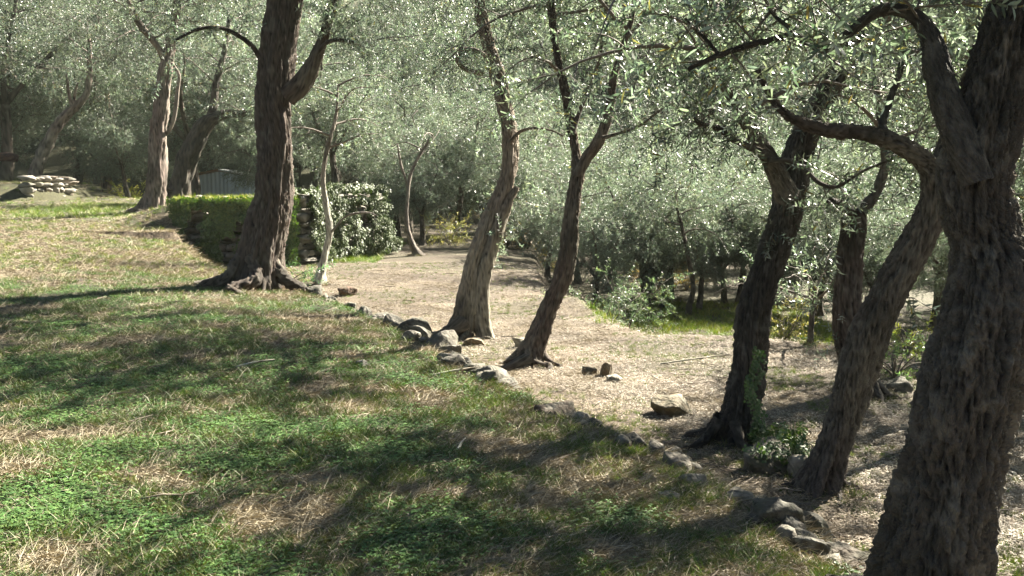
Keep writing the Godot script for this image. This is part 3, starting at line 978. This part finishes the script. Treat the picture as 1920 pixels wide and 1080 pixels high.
func walls() -> void:
	rng.seed = 500
	# the ivied retaining wall under the shed
	var w := stone_wall("retaining_wall", "ivy-covered retaining wall of rough stone behind the big left trunk", [Vector2(-6.75, -19.2), Vector2(-4.35, -19.2), Vector2(-3.2, -22.2)], 1.32, 0.25, 0.34)
	var lf := ivy_leaf()
	var xf := []
	var tint := PackedColorArray()
	for i in 6400:
		var f := rf(-0.06, 2.0)
		var turned := f > 1.0
		var a := Vector2(-6.75, -19.2).lerp(Vector2(-4.35, -19.2), f) if not turned else Vector2(-4.35, -19.2).lerp(Vector2(-3.2, -22.2), f - 1.0)
		var out := Vector3(0.934, 0, 0.358) if turned else Vector3(0, 0, 1)
		var rag := na.get_noise_2d(f * 160.0 + 40.0, 9.0) * (1.0 if turned else 0.15)
		var y := 1.22 + maxf(0.0, rag) * 0.5 - 1.5 * pow(rng.randf(), 1.3)
		var cover := na.get_noise_2d(f * 130.0, y * 45.0) - (0.03 if turned else -0.02)
		if cover < (-0.25 if turned else -0.06) and absf(f - 1.1) > 0.18: continue
		if not turned and rng.randf() < 0.35: continue
		var pos := Vector3(a.x, y, a.y) + out * (rf(0.16, 0.30) + maxf(0.0, na.get_noise_2d(f * 110.0, y * 60.0 + 200.0)) * 0.55) - w.position
		xf.append(Transform3D(Basis(W, 1.2 if turned else 0.0) * Basis(Vector3(0, 0, 1), rf(0, TAU)) * rf(0.7, 1.3), pos))
		var b := rf(0.6, 1.3) if turned else rf(0.8, 1.7)
		tint.append(Color(b * 1.15, b * 1.05, b))
	for i in 1000:
		var f := rf(0.7, 2.0)
		var a := Vector2(-6.75, -19.3).lerp(Vector2(-4.45, -19.3), f) if f < 1.0 else Vector2(-4.45, -19.3).lerp(Vector2(-3.3, -22.2), f - 1.0)
		var pos := Vector3(a.x + rf(-0.2, 0.2), 1.2 + rf(-0.02, 0.1) + (0.4 if f > 1.0 else 0.1) * absf(na.get_noise_2d(f * 160.0 + 40.0, 9.0)), a.y + rf(-0.2, 0.2)) - w.position
		xf.append(Transform3D(basis_y(Vector3(rf(-0.3, 0.3), rf(-0.3, 0.3), 1).normalized(), rf(0, TAU)) * rf(0.7, 1.3), pos))
		tint.append(Color(1.0, 0.95, 0.7))
	many("ivy", lf, xf, tint, w)
	rng.seed = 510
	stone_wall("stone_bank", "largest pale dry-stone bank end at the far left, under the leaning olive", [Vector2(-13.95, -26.9), Vector2(-13.55, -28.8)], 0.7, 0.25, 0.5)
	stone_wall("stone_bank", "smaller stone bank just right of the largest one at far left", [Vector2(-15.5, -32.3), Vector2(-15.2, -33.6)], 0.5, 0.2, 0.6)
	stone_wall("stone_bank", "low line of stones at the foot of the short red-brown stem", [Vector2(-16.0, -36.6), Vector2(-14.6, -36.8)], 0.35, 0.34, 0.5)
	var logm := Acc.new()
	rng.seed = 515
	var lp := smooth_path([Vector3(-1.4, 0.25, 0), Vector3(-0.5, 0.2, 0.1), Vector3(0.3, 0.24, 0), Vector3(0.8, 0.2, -0.1)], [0.16, 0.18, 0.17, 0.13], 0.08)
	tube(logm, lp[0], lp[1], 16, 0.012, 0.15, 0.0, Color(0.07, 0.035, 0.026), 0.2, 3.0)
	single("fallen_log", logm.mesh(M.bark), "dark red-brown log lying on the bank at the far left edge", "log", G(-16.6, -30.0) + W * 0.55)

func stones() -> void:
	# the broken stone edging between meadow and lower terrace
	var t := thing("stone_edging", "broken row of lichened stones edging the meadow above the sunny terrace", "stone row", G(-0.84, -9.2))
	rng.seed = 520
	var row := [[-0.15, -7.62, 0.34], [-0.33, -7.8, 0.3], [-0.26, -8.1, 0.4], [-0.45, -8.3, 0.36], [-0.6, -8.62, 0.3], [-0.72, -8.9, 0.42], [-0.95, -9.3, 0.36], [-1.05, -9.62, 0.44], [-1.3, -9.95, 0.4], [-1.5, -10.4, 0.3], [-1.75, -10.9, 0.26], [-2.0, -11.3, 0.3], [-2.3, -11.8, 0.24], [-0.05, -7.35, 0.22], [-0.2, -7.4, 0.2], [-0.52, -8.05, 0.22], [-0.85, -9.0, 0.2], [-2.6, -12.2, 0.3]]
	for i in row.size():
		var s: float = row[i][2] * 0.85
		var m := rock(Vector3(s * rf(0.9, 1.4), s * rf(0.65, 0.95), s * rf(0.8, 1.1)), 530 + i, 6, Color(0.095, 0.085, 0.066) * rf(0.5, 1.2))
		var o := part("stone", m, t, G(row[i][0], row[i][1]) + W * s * 0.15 - t.position)
		o.rotation = Vector3(rf(-0.2, 0.2), rf(0, TAU), rf(-0.2, 0.2))
	for i in 110:
		var k := rng.randi() % 10
		var e: Vector2 = edge[4 + k].lerp(edge[5 + k], rng.randf()) + Vector2(rf(-0.15, 0.3), rf(-0.2, 0.2))
		var s := rf(0.06, 0.19)
		var o := part("stone", rock(Vector3(s * rf(0.9, 1.5), s * rf(0.7, 1.0), s), 800 + i % 12, 4, Color(0.11, 0.097, 0.075) * rf(0.5, 1.5)), t, G(e.x, e.y) + W * s * 0.1 - t.position)
		o.rotation = Vector3(rf(-0.4, 0.4), rf(0, TAU), rf(-0.4, 0.4))
	var lone := [
		["boulder", "big squarish boulder lying alone on the lower terrace, left of the ivied trunk", 1265, 772, 7.9, Vector3(0.46, 0.28, 0.34), Color(0.19, 0.165, 0.115)],
		["boulder", "dark low rounded boulder half sunk in the meadow edge, in shade", 1042, 790, 6.5, Vector3(0.42, 0.26, 0.36), Color(0.10, 0.075, 0.055)],
		["rock", "upright wedge-shaped rock of the pair right of the slim dark olive", 1134, 694, 9.6, Vector3(0.15, 0.26, 0.16), Color(0.2, 0.16, 0.115)],
		["rock", "low brown rock, left one of the pair right of the slim dark olive", 1105, 694, 9.7, Vector3(0.2, 0.15, 0.18), Color(0.15, 0.12, 0.085)],
		["rock", "small pale rock just in front of the wedge-shaped one", 1152, 712, 9.3, Vector3(0.2, 0.12, 0.16), Color(0.36, 0.34, 0.3)],
		["rock", "pale rock in the sun left of the slim dark olive", 980, 632, 11.3, Vector3(0.26, 0.2, 0.2), Color(0.4, 0.385, 0.34)],
		["rock", "flat brown rock at the split foot of the pale olive", 893, 628, 11.4, Vector3(0.3, 0.16, 0.24), Color(0.26, 0.21, 0.14)],
		["rock", "ivy-draped grey rock on the bank between the two leaning trunks", 1452, 850, 6.3, Vector3(0.46, 0.32, 0.4), Color(0.22, 0.205, 0.17)],
		["rock", "pale sunlit rock against the foot of the arching tree", 1502, 866, 6.1, Vector3(0.2, 0.2, 0.2), Color(0.36, 0.34, 0.3)],
		["rock", "grey slab rock below the ivied trunk, in shade", 1432, 918, 5.3, Vector3(0.42, 0.2, 0.36), Color(0.13, 0.125, 0.105)],
		["rock", "large mossy rock in the shaded heap left of the arching tree", 1500, 975, 4.75, Vector3(0.42, 0.32, 0.36), Color(0.12, 0.115, 0.09)],
		["rock", "grey rock left of the large mossy one, in the shaded heap", 1445, 1008, 4.5, Vector3(0.34, 0.24, 0.32), Color(0.14, 0.13, 0.11)],
		["rock", "big dull rock at the bottom edge beside the great trunk", 1590, 1062, 4.1, Vector3(0.44, 0.3, 0.4), Color(0.13, 0.105, 0.075)],
		["rock", "flat grey stone lying in the grass at the bottom, left of the shaded heap", 1250, 968, 4.7, Vector3(0.16, 0.1, 0.14), Color(0.22, 0.22, 0.2)],
		["rock", "dark rock at the foot of the great trunk, lowest in the frame", 1520, 1062, 4.15, Vector3(0.26, 0.2, 0.26), Color(0.1, 0.09, 0.07)],
		["rock", "small grey stone in the meadow grass left of the edging", 678, 722, 7.6, Vector3(0.13, 0.1, 0.12), Color(0.24, 0.24, 0.24)],
		["rock", "small round stone at the near end of the edging", 905, 716, 7.5, Vector3(0.14, 0.13, 0.13), Color(0.3, 0.29, 0.25)],
		["rock", "reddish stone by the path, right of the slender young olive", 648, 522, 15.5, Vector3(0.36, 0.22, 0.3), Color(0.17, 0.11, 0.08)],
		["rock", "grey stone in the light grass at the foot of the big left trunk", 374, 524, 12.4, Vector3(0.16, 0.1, 0.14), Color(0.34, 0.31, 0.3)],
		["rock", "low stone in shade at the foot of the reddish stem", 1690, 745, 9.0, Vector3(0.3, 0.2, 0.25), Color(0.16, 0.155, 0.13)],
	]
	for i in lone.size():
		var L: Array = lone[i]
		var p := P(L[2], L[3], L[4])
		var g := ground(p.x, p.z)
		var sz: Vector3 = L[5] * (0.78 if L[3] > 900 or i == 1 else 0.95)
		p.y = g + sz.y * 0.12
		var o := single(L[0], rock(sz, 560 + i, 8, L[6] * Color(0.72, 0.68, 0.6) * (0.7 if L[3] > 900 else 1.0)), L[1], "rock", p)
		o.rotation.y = rf(0, TAU)

func box(a: Acc, lo: Vector3, hi: Vector3, col: Color) -> void:
	var c := [Vector3(lo.x, lo.y, lo.z), Vector3(hi.x, lo.y, lo.z), Vector3(hi.x, hi.y, lo.z), Vector3(lo.x, hi.y, lo.z), Vector3(lo.x, lo.y, hi.z), Vector3(hi.x, lo.y, hi.z), Vector3(hi.x, hi.y, hi.z), Vector3(lo.x, hi.y, hi.z)]
	for f in [[4, 7, 6, 5], [1, 2, 3, 0], [5, 6, 2, 1], [0, 3, 7, 4], [7, 3, 2, 6], [0, 4, 5, 1]]:
		var k := a.v.size()
		for i in 4: a.add(c[f[i]], col)
		a.tri(k, k + 1, k + 2)
		a.tri(k, k + 2, k + 3)

func shed() -> void:
	var at := G(-12.45, -40.0)
	var t := thing("metal_shed", "small blue-grey corrugated metal shed with a shallow gable roof on the upper terrace", "shed", at)
	var half := 1.75
	var eave := 1.42
	var ridge := 1.75
	rng.seed = 540
	# sheets of the gable end, each with its ribs
	for k in 5:
		var a := Acc.new()
		var x0 := -half + k * half * 0.4
		var n := 24
		for i in n + 1:
			var x := x0 + half * 0.4 * i / n - 0.004 * (1.0 if i == n else 0.0)
			var top := lerpf(ridge, eave, absf(x) / half) - 0.03
			var z := 0.022 * clampf(sin(i * TAU / 6.0) * 2.0, -1, 1) + 0.012 * (k % 2)
			var col := Color(0.58, 0.66, 0.76) * (0.92 + 0.16 * sin(k * 5.1))
			a.add(Vector3(x, 0, z), col)
			a.add(Vector3(x, top, z), col)
			if i > 0:
				var q := a.v.size() - 4
				a.tri(q, q + 1, q + 2)
				a.tri(q + 2, q + 1, q + 3)
		part("sheet", a.mesh(M.metal, false), t)
	for s: float in [-1.0, 1.0]:
		var a := Acc.new()
		box(a, Vector3(-0.02, 0, -2.2), Vector3(0.02, eave - 0.03, -0.05), Color(0.27, 0.33, 0.4))
		part("side_wall", a.mesh(M.metal, false), t, Vector3(s * (half - 0.03), 0, 0))
		var b := Acc.new()
		var col := Color(0.62, 0.64, 0.66) if s > 0 else Color(0.30, 0.15, 0.085)
		var run := Vector3(s * (half + 0.14), eave - 0.03 - ridge, 0)
		var up := Vector3(0, 0.05, 0)
		for i in 15:
			for q in [0, 1]:
				var p := Vector3(0, ridge + (0.0 if i % 2 else 0.02), 0.16 - i * 0.165) + run * float(q)
				b.add(p, col); b.add(p + up, col)
		for i in 14:
			var q := i * 4
			for f in [[1, 3, 7, 5], [0, 4, 6, 2], [2, 6, 7, 3]]:
				var idx := [q + f[0], q + f[1], q + f[2], q + f[3]]
				if s < 0: idx.reverse()
				b.tri(idx[0], idx[2], idx[1]); b.tri(idx[0], idx[3], idx[2])
		for q in [0, 56]:
			b.tri(q, q + 1, q + 2); b.tri(q + 2, q + 1, q + 3)
		part("roof_sheet", b.mesh(M.metal, false), t)

func shrub(called: String, label: String, category: String, px: float, d: float, high: float, hue: Color, seed_at: int, count := 8) -> void:
	rng.seed = seed_at
	var x := (px - 960.0) / FOC * d
	var at := G(x, -d)
	var t := thing(called, label, category, at)
	var C := new_crown()
	C.hue = hue
	C.droop = 0.3
	C.scale = 0.9
	for k in count:
		var az := k * 2.4
		bough(C, at, Vector3(cos(az) * 0.6, rf(0.7, 1.4), sin(az) * 0.6), high * rf(0.7, 1.1), 0.012)
	finish_crown(C, t, sprays)

func undergrowth() -> void:
	shrub("shrub", "orange-leaved autumn shrub far back between the two terrace olives", "shrub", 950, 24.5, 0.9, Color(2.6, 1.5, 0.6), 601)
	shrub("shrub", "yellow-orange shrub far back, left of the slim dark olive trunk", "shrub", 1020, 26.5, 0.9, Color(2.6, 1.7, 0.5), 602)
	shrub("shrub", "golden shrub at the end of the path left of the pale olive", "shrub", 842, 25.0, 0.8, Color(1.9, 1.5, 0.6), 603)
	shrub("shrub", "rust-coloured shrub behind the three saplings of the lower bank", "shrub", 1225, 22.5, 1.0, Color(2.6, 1.4, 0.6), 604)
	shrub("shrub", "orange shrub behind the crossing sapling stems", "shrub", 1290, 22.5, 1.0, Color(2.6, 1.5, 0.5), 605)
	shrub("shrub", "brown-orange shrub between the ivied trunk and the thin leafy sapling", "shrub", 1480, 15.5, 0.6, Color(1.6, 1.2, 0.5), 606)
	shrub("shrub", "yellow-leaved shrub left of the great trunk, in the shade", "shrub", 1712, 11.0, 0.45, Color(2.2, 2.0, 0.4), 607, 5)
	shrub("shrub", "yellow-green shrub far left behind the bright trunk", "shrub", 248, 35.0, 1.0, Color(3.6, 3.0, 0.7), 608)
	shrub("shrub", "low dark bush at the right foot of the big left trunk", "shrub", 530, 13.1, 0.42, Color(0.6, 0.9, 0.5), 609)
	shrub("shrub", "leafy grey bush hanging over the bank right of the slim dark olive", "shrub", 1130, 14.8, 0.9, Color(0.8, 0.85, 0.7), 610, 6)
	shrub("shrub", "dense green bush beside the leafy grey one on the lower bank", "shrub", 1180, 16.2, 1.1, Color(0.75, 0.85, 0.65), 611, 6)
	shrub("shrub", "bright grassy bush on the sunlit lower bank", "shrub", 1225, 16.8, 0.4, Color(1.4, 1.5, 0.7), 612)
	shrub("shrub", "green bush by the low stone in shade behind the arching tree", "shrub", 1690, 9.6, 0.35, Color(0.9, 1.1, 0.5), 613)
	# ivy on the foot of the leaning trunk
	rng.seed = 620
	var lf := ivy_leaf()
	var foot := P(1420, 830, 6.75)
	var t := thing("ivy", "glossy sunlit ivy spilling from the leaning trunk over the rock", "ivy", foot)
	var xf := []
	var tint := PackedColorArray()
	for i in 70:
		var s := float(i) / 70.0
		var p := P(1414 + 8.0 * sin(s * 9.0) + rf(-10, 10), 815 - 160 * s, 6.72 + 0.08 * s)
		xf.append(Transform3D(Basis(W, rf(-0.6, 0.9)) * rf(0.35, 0.6), p - foot))
		tint.append(Color(1, 1, 1) * rf(0.8, 1.5))
	for i in 260:
		var p := P(1405 + 110.0 * rng.randf(), 820, 0.0 + rf(6.1, 6.9))
		p.y = ground(p.x, p.z) + 0.14 * rng.randf() + 0.04
		xf.append(Transform3D(basis_y((Vector3(0, 0.2, 1) + rdir() * 0.6).normalized(), rf(0, TAU)) * rf(0.4, 0.7), p - foot))
		tint.append(Color(1, 1, 1) * rf(0.8, 1.6))
	many("leaves", lf, xf, tint, t)
	# fallen sticks
	rng.seed = 640
	var sticks := [["pale forked stick lying across the path behind the big boulder", 1310, 692, 10.2, 0.9, 0.2], ["grey stick lying in the meadow grass before the stone edging", 855, 690, 7.6, 0.45, 0.35], ["short bleached twig in the meadow near the bottom middle", 866, 868, 5.3, 0.14, 1.3], ["thin stick lying on the sunny terrace edge", 940, 690, 8.3, 0.5, 0.4], ["broken stick in the meadow grass left of the middle", 480, 715, 7.2, 0.3, 0.4]]
	for s in sticks:
		var p := P(s[1], s[2], s[3])
		p.y = ground(p.x, p.z) + 0.03
		var a := Acc.new()
		var l: float = s[4]
		var d := Vector3(cos(s[5]), 0.06, -sin(s[5]))
		var path := smooth_path([-d * l * 0.5, Vector3(0, 0.02, 0.02 * l), d * l * 0.5 + W * 0.02], [0.011, 0.009, 0.005], 0.04)
		tube(a, path[0], path[1], 7, 0.001, 0.1, 0.0, Color(0.33, 0.29, 0.23), 0.1, 3.0)
		if l > 0.4:
			path = smooth_path([Vector3.ZERO, d * l * 0.2 + Vector3(0, 0.05, l * 0.12), d * l * 0.36 + Vector3(0, 0.06, l * 0.2)], [0.007, 0.005, 0.003], 0.04)
			tube(a, path[0], path[1], 6, 0.001, 0.1, 0.0, Color(0.33, 0.29, 0.23), 0.1, 3.0)
		single("fallen_stick", a.mesh(M.twig), s[0], "stick", p)
	# something blue at the right edge
	var sp := P(1918, 800, 8.3)
	sp.y = ground(sp.x, sp.z)
	var sack := thing("sack", "blue-grey sack on the ground at the right edge, behind the great trunk", "sack", sp)
	part("body", rock(Vector3(0.36, 0.2, 0.3), 700, 8, Color(0.12, 0.13, 0.22)), sack, W * 0.16)

# ---------------------------------------------------------------- grass, clover, straw, leaf litter
func clover_mesh(seed_at: int) -> ArrayMesh:
	rng.seed = seed_at
	var a := Acc.new()
	for i in 24:
		var r := 0.10 * sqrt(rng.randf())
		var az := rf(0, TAU)
		var h := rf(0.008, 0.034)
		var p := Vector3(cos(az) * r, h, sin(az) * r)
		var g := rng.randf()
		var col := Color(0.055, 0.115, 0.032).lerp(Color(0.12, 0.21, 0.065), g * g)
		var yaw := rf(0, TAU)
		for k in 3:
			var d := Vector3(cos(yaw + k * 2.09), rf(-0.1, 0.35), sin(yaw + k * 2.09)).normalized()
			leaf(a, p, d, (W + rdir() * 0.3).normalized(), rf(0.007, 0.013), rf(0.006, 0.010), col)
		var k0 := a.add(Vector3(p.x * 0.6, -0.01, p.z * 0.6), col * 0.8)
		var k1 := a.add(Vector3(p.x * 0.6 + 0.002, -0.01, p.z * 0.6), col * 0.8)
		a.tri(k0, k1, a.add(p, col))
	return a.mesh(M.herb)

func blade_mesh(seed_at: int, count: int, high: float, lay: float, radius: float, c0: Color, c1: Color, mat: Material) -> ArrayMesh:
	rng.seed = seed_at
	var a := Acc.new()
	for i in count:
		var r := radius * sqrt(rng.randf())
		var az := rf(0, TAU)
		var p := Vector3(cos(az) * r, -0.01, sin(az) * r)
		var lean := rf(0, TAU)
		var d := (W + Vector3(cos(lean), 0, sin(lean)) * lay * rf(0.4, 1.3)).normalized()
		var bend := Vector3(cos(lean), -0.7, sin(lean)) * rf(0.1, 0.6)
		var h := high * rf(0.5, 1.2)
		var side := d.cross(rdir()).normalized() * rf(0.0013, 0.0028)
		var col := c0.lerp(c1, rng.randf())
		var p1 := p + d * h * 0.55
		var p2 := p1 + (d + bend).normalized() * h * 0.5
		if p2.y < 0.005: p2.y = 0.005
		if p1.y < 0.008: p1.y = 0.008
		var k := a.add(p - side, col)
		a.add(p + side, col); a.add(p1 - side * 0.8, col); a.add(p1 + side * 0.8, col); a.add(p2, col)
		a.tri(k, k + 2, k + 1); a.tri(k + 1, k + 2, k + 3); a.tri(k + 2, k + 4, k + 3)
	return a.mesh(mat)

func litter_mesh(seed_at: int) -> ArrayMesh:
	rng.seed = seed_at
	var a := Acc.new()
	for i in 22:
		var p := Vector3(rf(-0.16, 0.16), rf(0.002, 0.02), rf(-0.16, 0.16))
		var yaw := rf(0, TAU)
		var d := Vector3(cos(yaw), rf(-0.25, 0.35), sin(yaw)).normalized()
		var g := rng.randf()
		var col := Color(0.38, 0.34, 0.26).lerp(Color(0.22, 0.18, 0.125), g)
		if g > 0.85: col = Color(0.40, 0.38, 0.32)
		leaf(a, p, d, (W + rdir() * 0.45).normalized(), rf(0.016, 0.038), rf(0.004, 0.0075), col)
	return a.mesh(M.straw)

func stuff(called: String, label: String, meshes: Array, xfs: Array, tint: PackedColorArray) -> void:
	for s in meshes.size():
		var xf := []
		var tt := PackedColorArray()
		for i in range(s, xfs.size(), meshes.size()):
			xf.append(xfs[i]); tt.append(tint[i])
		if xf.is_empty(): continue
		var o := many(numbered(called), meshes[s], xf, tt, self)
		tag(o, label, called.replace("_", " "), label, "stuff")

func herbs() -> void:
	var cl := []
	var gr := []
	var sw := []
	var lt := []
	var ct := PackedColorArray()
	var gt := PackedColorArray()
	var wt := PackedColorArray()
	var tt := PackedColorArray()
	rng.seed = 800
	for i in 72000:
		var d := 2.9 + 17.0 * pow(rng.randf(), 1.7)
		var x := rf(-0.62, 0.62) * d + rf(-0.5, 0.5)
		var z := -d
		var m := meadow(x, z)
		var g := green_at(x, z) + rf(-0.12, 0.12)
		var y := ground(x, z)
		var p := Vector3(x, y, z)
		var turn := Basis(W, rf(0, TAU))
		var b := rf(0.7, 1.3)
		var pick := rng.randf()
		if m > 0.5:
			if g > 0.03 and pick < 0.15 + 0.8 * minf(g, 0.4):
				cl.append(Transform3D(turn * rf(0.55, 1.45), p))
				ct.append(Color(b * rf(0.85, 1.15), b, b * 0.9))
			elif pick < 0.62 and g > -0.2:
				gr.append(Transform3D(turn * rf(0.6, 1.2), p))
				gt.append(Color(b * rf(0.8, 1.25), b, b * 0.95))
			elif g < 0.18 or pick > 0.9:
				sw.append(Transform3D(turn * rf(0.7, 1.3), p))
				wt.append(Color(b, b * 0.99, b * 0.94))
			if pick > 0.93:
				lt.append(Transform3D(turn * rf(0.8, 1.2), p))
				tt.append(Color(b * 0.75, b * 0.7, b * 0.65))
		else:
			if pick < 0.46 * clampf(0.75 + 2.2 * na.get_noise_2d(x * 45.0, z * 45.0 + 700.0), 0.12, 1.0):
				lt.append(Transform3D(turn * rf(0.8, 1.3), p))
				var u := edge_dist(Vector2(x, z))
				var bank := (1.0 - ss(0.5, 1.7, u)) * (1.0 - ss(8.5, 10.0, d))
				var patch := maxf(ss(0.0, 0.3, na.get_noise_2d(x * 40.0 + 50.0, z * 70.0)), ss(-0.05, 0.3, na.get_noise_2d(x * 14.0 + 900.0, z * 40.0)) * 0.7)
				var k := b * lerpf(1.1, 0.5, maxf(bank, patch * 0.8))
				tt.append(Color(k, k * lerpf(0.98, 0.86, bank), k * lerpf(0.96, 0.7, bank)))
			elif pick < 0.66 and na.get_noise_2d(x * 22.0 - 400.0, z * 22.0) > -0.08 - 0.1 * (1.0 - ss(0.3, 1.2, edge_dist(Vector2(x, z)))):
				gr.append(Transform3D(turn * rf(0.35, 0.7), p))
				gt.append(Color(b * 1.4, b * 1.2, b))
			elif pick < 0.74:
				sw.append(Transform3D(turn * rf(0.5, 0.9), p))
				wt.append(Color(b, b, b))
	# longer grass along the edge of the meadow, and on the wall top under the shed
	for i in 420:
		var e := edge[5 + rng.randi() % 5].lerp(edge[6 + rng.randi() % 3], rng.randf()) + Vector2(rf(-0.7, 0.1), rf(-0.4, 0.4))
		gr.append(Transform3D(Basis(W, rf(0, TAU)) * rf(0.6, 1.2), G(e.x, e.y)))
		var b := rf(0.8, 1.5)
		gt.append(Color(b * 1.2, b * 1.15, b * 0.8))
	for i in 900:
		var x := rf(-6.9, -4.4)
		gr.append(Transform3D(Basis(Vector3(0, 0, 1).rotated(W, rf(-0.5, 0.5)), rf(-0.4, 0.4)) * Basis(Vector3.RIGHT, rf(0.0, 1.1)) * Basis(W, rf(0, TAU)) * rf(1.0, 2.2), Vector3(x, 1.19 + rf(-0.04, 0.05), -19.12 + rf(-0.25, 0.1))))
		var b := rf(0.9, 1.5)
		gt.append(Color(b * 2.0, b * 1.5, b * 0.8))
	for i in 5200:
		var x := rf(-12.0, -2.9)
		var z := rf(-19.4, -26.0)
		if x < -6.9 and (z > -20.5 or rng.randf() < 0.65): continue
		gr.append(Transform3D(Basis(W, rf(0, TAU)) * rf(1.0, 1.8), G(x, z)))
		var b := rf(0.9, 1.5)
		gt.append(Color(b * 1.35, b * 1.3, b * 0.7))
	for i in 1800:
		var x := rf(1.2, 6.0)
		var z := rf(-13.0, -20.0)
		gr.append(Transform3D(Basis(W, rf(0, TAU)) * rf(1.0, 2.2), G(x, z)))
		var b := rf(0.9, 1.5)
		gt.append(Color(b * 1.6, b * 1.35, b * 0.8))
	for bs in bases:
		var foot: Vector3 = bs[0]
		var r: float = bs[1]
		for i in int(30 + r * 160):
			var az := rf(0, TAU)
			var q := r * (0.75 + 1.5 * rng.randf() * rng.randf()) + 0.02
			var p := G(foot.x + cos(az) * q, foot.z + sin(az) * q)
			var b := rf(0.6, 1.2)
			var pick := rng.randf()
			if pick < 0.3:
				gr.append(Transform3D(Basis(W, rf(0, TAU)) * rf(0.7, 1.4), p))
				gt.append(Color(b * 1.1, b, b * 0.8))
			elif pick < 0.65:
				sw.append(Transform3D(Basis(W, rf(0, TAU)) * rf(0.6, 1.2), p + W * 0.01))
				wt.append(Color(b, b * 0.9, b * 0.8))
			else:
				lt.append(Transform3D(Basis(W, rf(0, TAU)) * rf(0.7, 1.1), p + W * rf(0.0, 0.05)))
				tt.append(Color(b * 0.8, b * 0.66, b * 0.5))
	var tw := []
	var twt := PackedColorArray()
	for i in 900:
		var d := 3.5 + 16.0 * pow(rng.randf(), 1.3)
		var x := rf(-0.55, 0.6) * d
		if meadow(x, -d) > 0.5 and i % 3: continue
		tw.append(Transform3D(Basis(W, rf(0, TAU)) * Basis(Vector3.RIGHT, 1.5 + rf(-0.08, 0.08)) * rf(0.4, 1.5), G(x, -d) + W * 0.02))
		var b := rf(0.5, 1.8)
		twt.append(Color(b, b, b))
	var twig_mesh := Acc.new()
	tube(twig_mesh, [Vector3.ZERO, Vector3(0.01, 0.06, 0.004), Vector3(0.004, 0.12, 0), Vector3(0.018, 0.19, 0.006)], [0.004, 0.0035, 0.003, 0.0015], 4, 0, 0, 0, Color(0.16, 0.13, 0.10))
	tube(twig_mesh, [Vector3(0.008, 0.07, 0.002), Vector3(-0.02, 0.12, 0.004), Vector3(-0.03, 0.15, 0.0)], [0.0025, 0.002, 0.001], 4, 0, 0, 0, Color(0.16, 0.13, 0.10))
	stuff("twig_litter", "thin dry twigs dropped on the terrace floor and in the meadow", [twig_mesh.mesh(M.twig)], tw, twt)
	for i in 7000:
		var z := rf(-13.0, -46.0)
		var x := -rf(0.2, 0.62) * -z
		if x > -7.3 and z < -19.0: continue
		var b := rf(0.9, 1.4)
		if rng.randf() < 0.5:
			gr.append(Transform3D(Basis(W, rf(0, TAU)) * rf(0.7, 1.6), G(x, z)))
			gt.append(Color(b * 1.5, b * 1.35, b * 0.7))
		else:
			sw.append(Transform3D(Basis(W, rf(0, TAU)) * rf(0.9, 1.7), G(x, z)))
			wt.append(Color(b * 1.2, b * 1.2, b * 1.15))
	stuff("clover", "low green clover and small leafy weeds covering the shaded meadow", [clover_mesh(31), clover_mesh(32)], cl, ct)
	stuff("grass", "green grass tufts scattered through the meadow and along the terrace edges", [blade_mesh(41, 26, 0.07, 0.75, 0.06, Color(0.055, 0.11, 0.03), Color(0.12, 0.17, 0.055), M.herb), blade_mesh(42, 18, 0.09, 0.6, 0.05, Color(0.06, 0.105, 0.03), Color(0.16, 0.17, 0.07), M.herb)], gr, gt)
	stuff("dry_straw", "flattened dry straw and dead stalks between the green patches", [blade_mesh(51, 24, 0.12, 3.4, 0.10, Color(0.38, 0.34, 0.255), Color(0.19, 0.16, 0.11), M.straw), blade_mesh(52, 20, 0.07, 2.6, 0.09, Color(0.36, 0.32, 0.23), Color(0.17, 0.14, 0.095), M.straw)], sw, wt)
	stuff("leaf_litter", "fallen olive leaves strewn over the sunny lower terrace", [litter_mesh(71), litter_mesh(72), litter_mesh(73)], lt, tt)
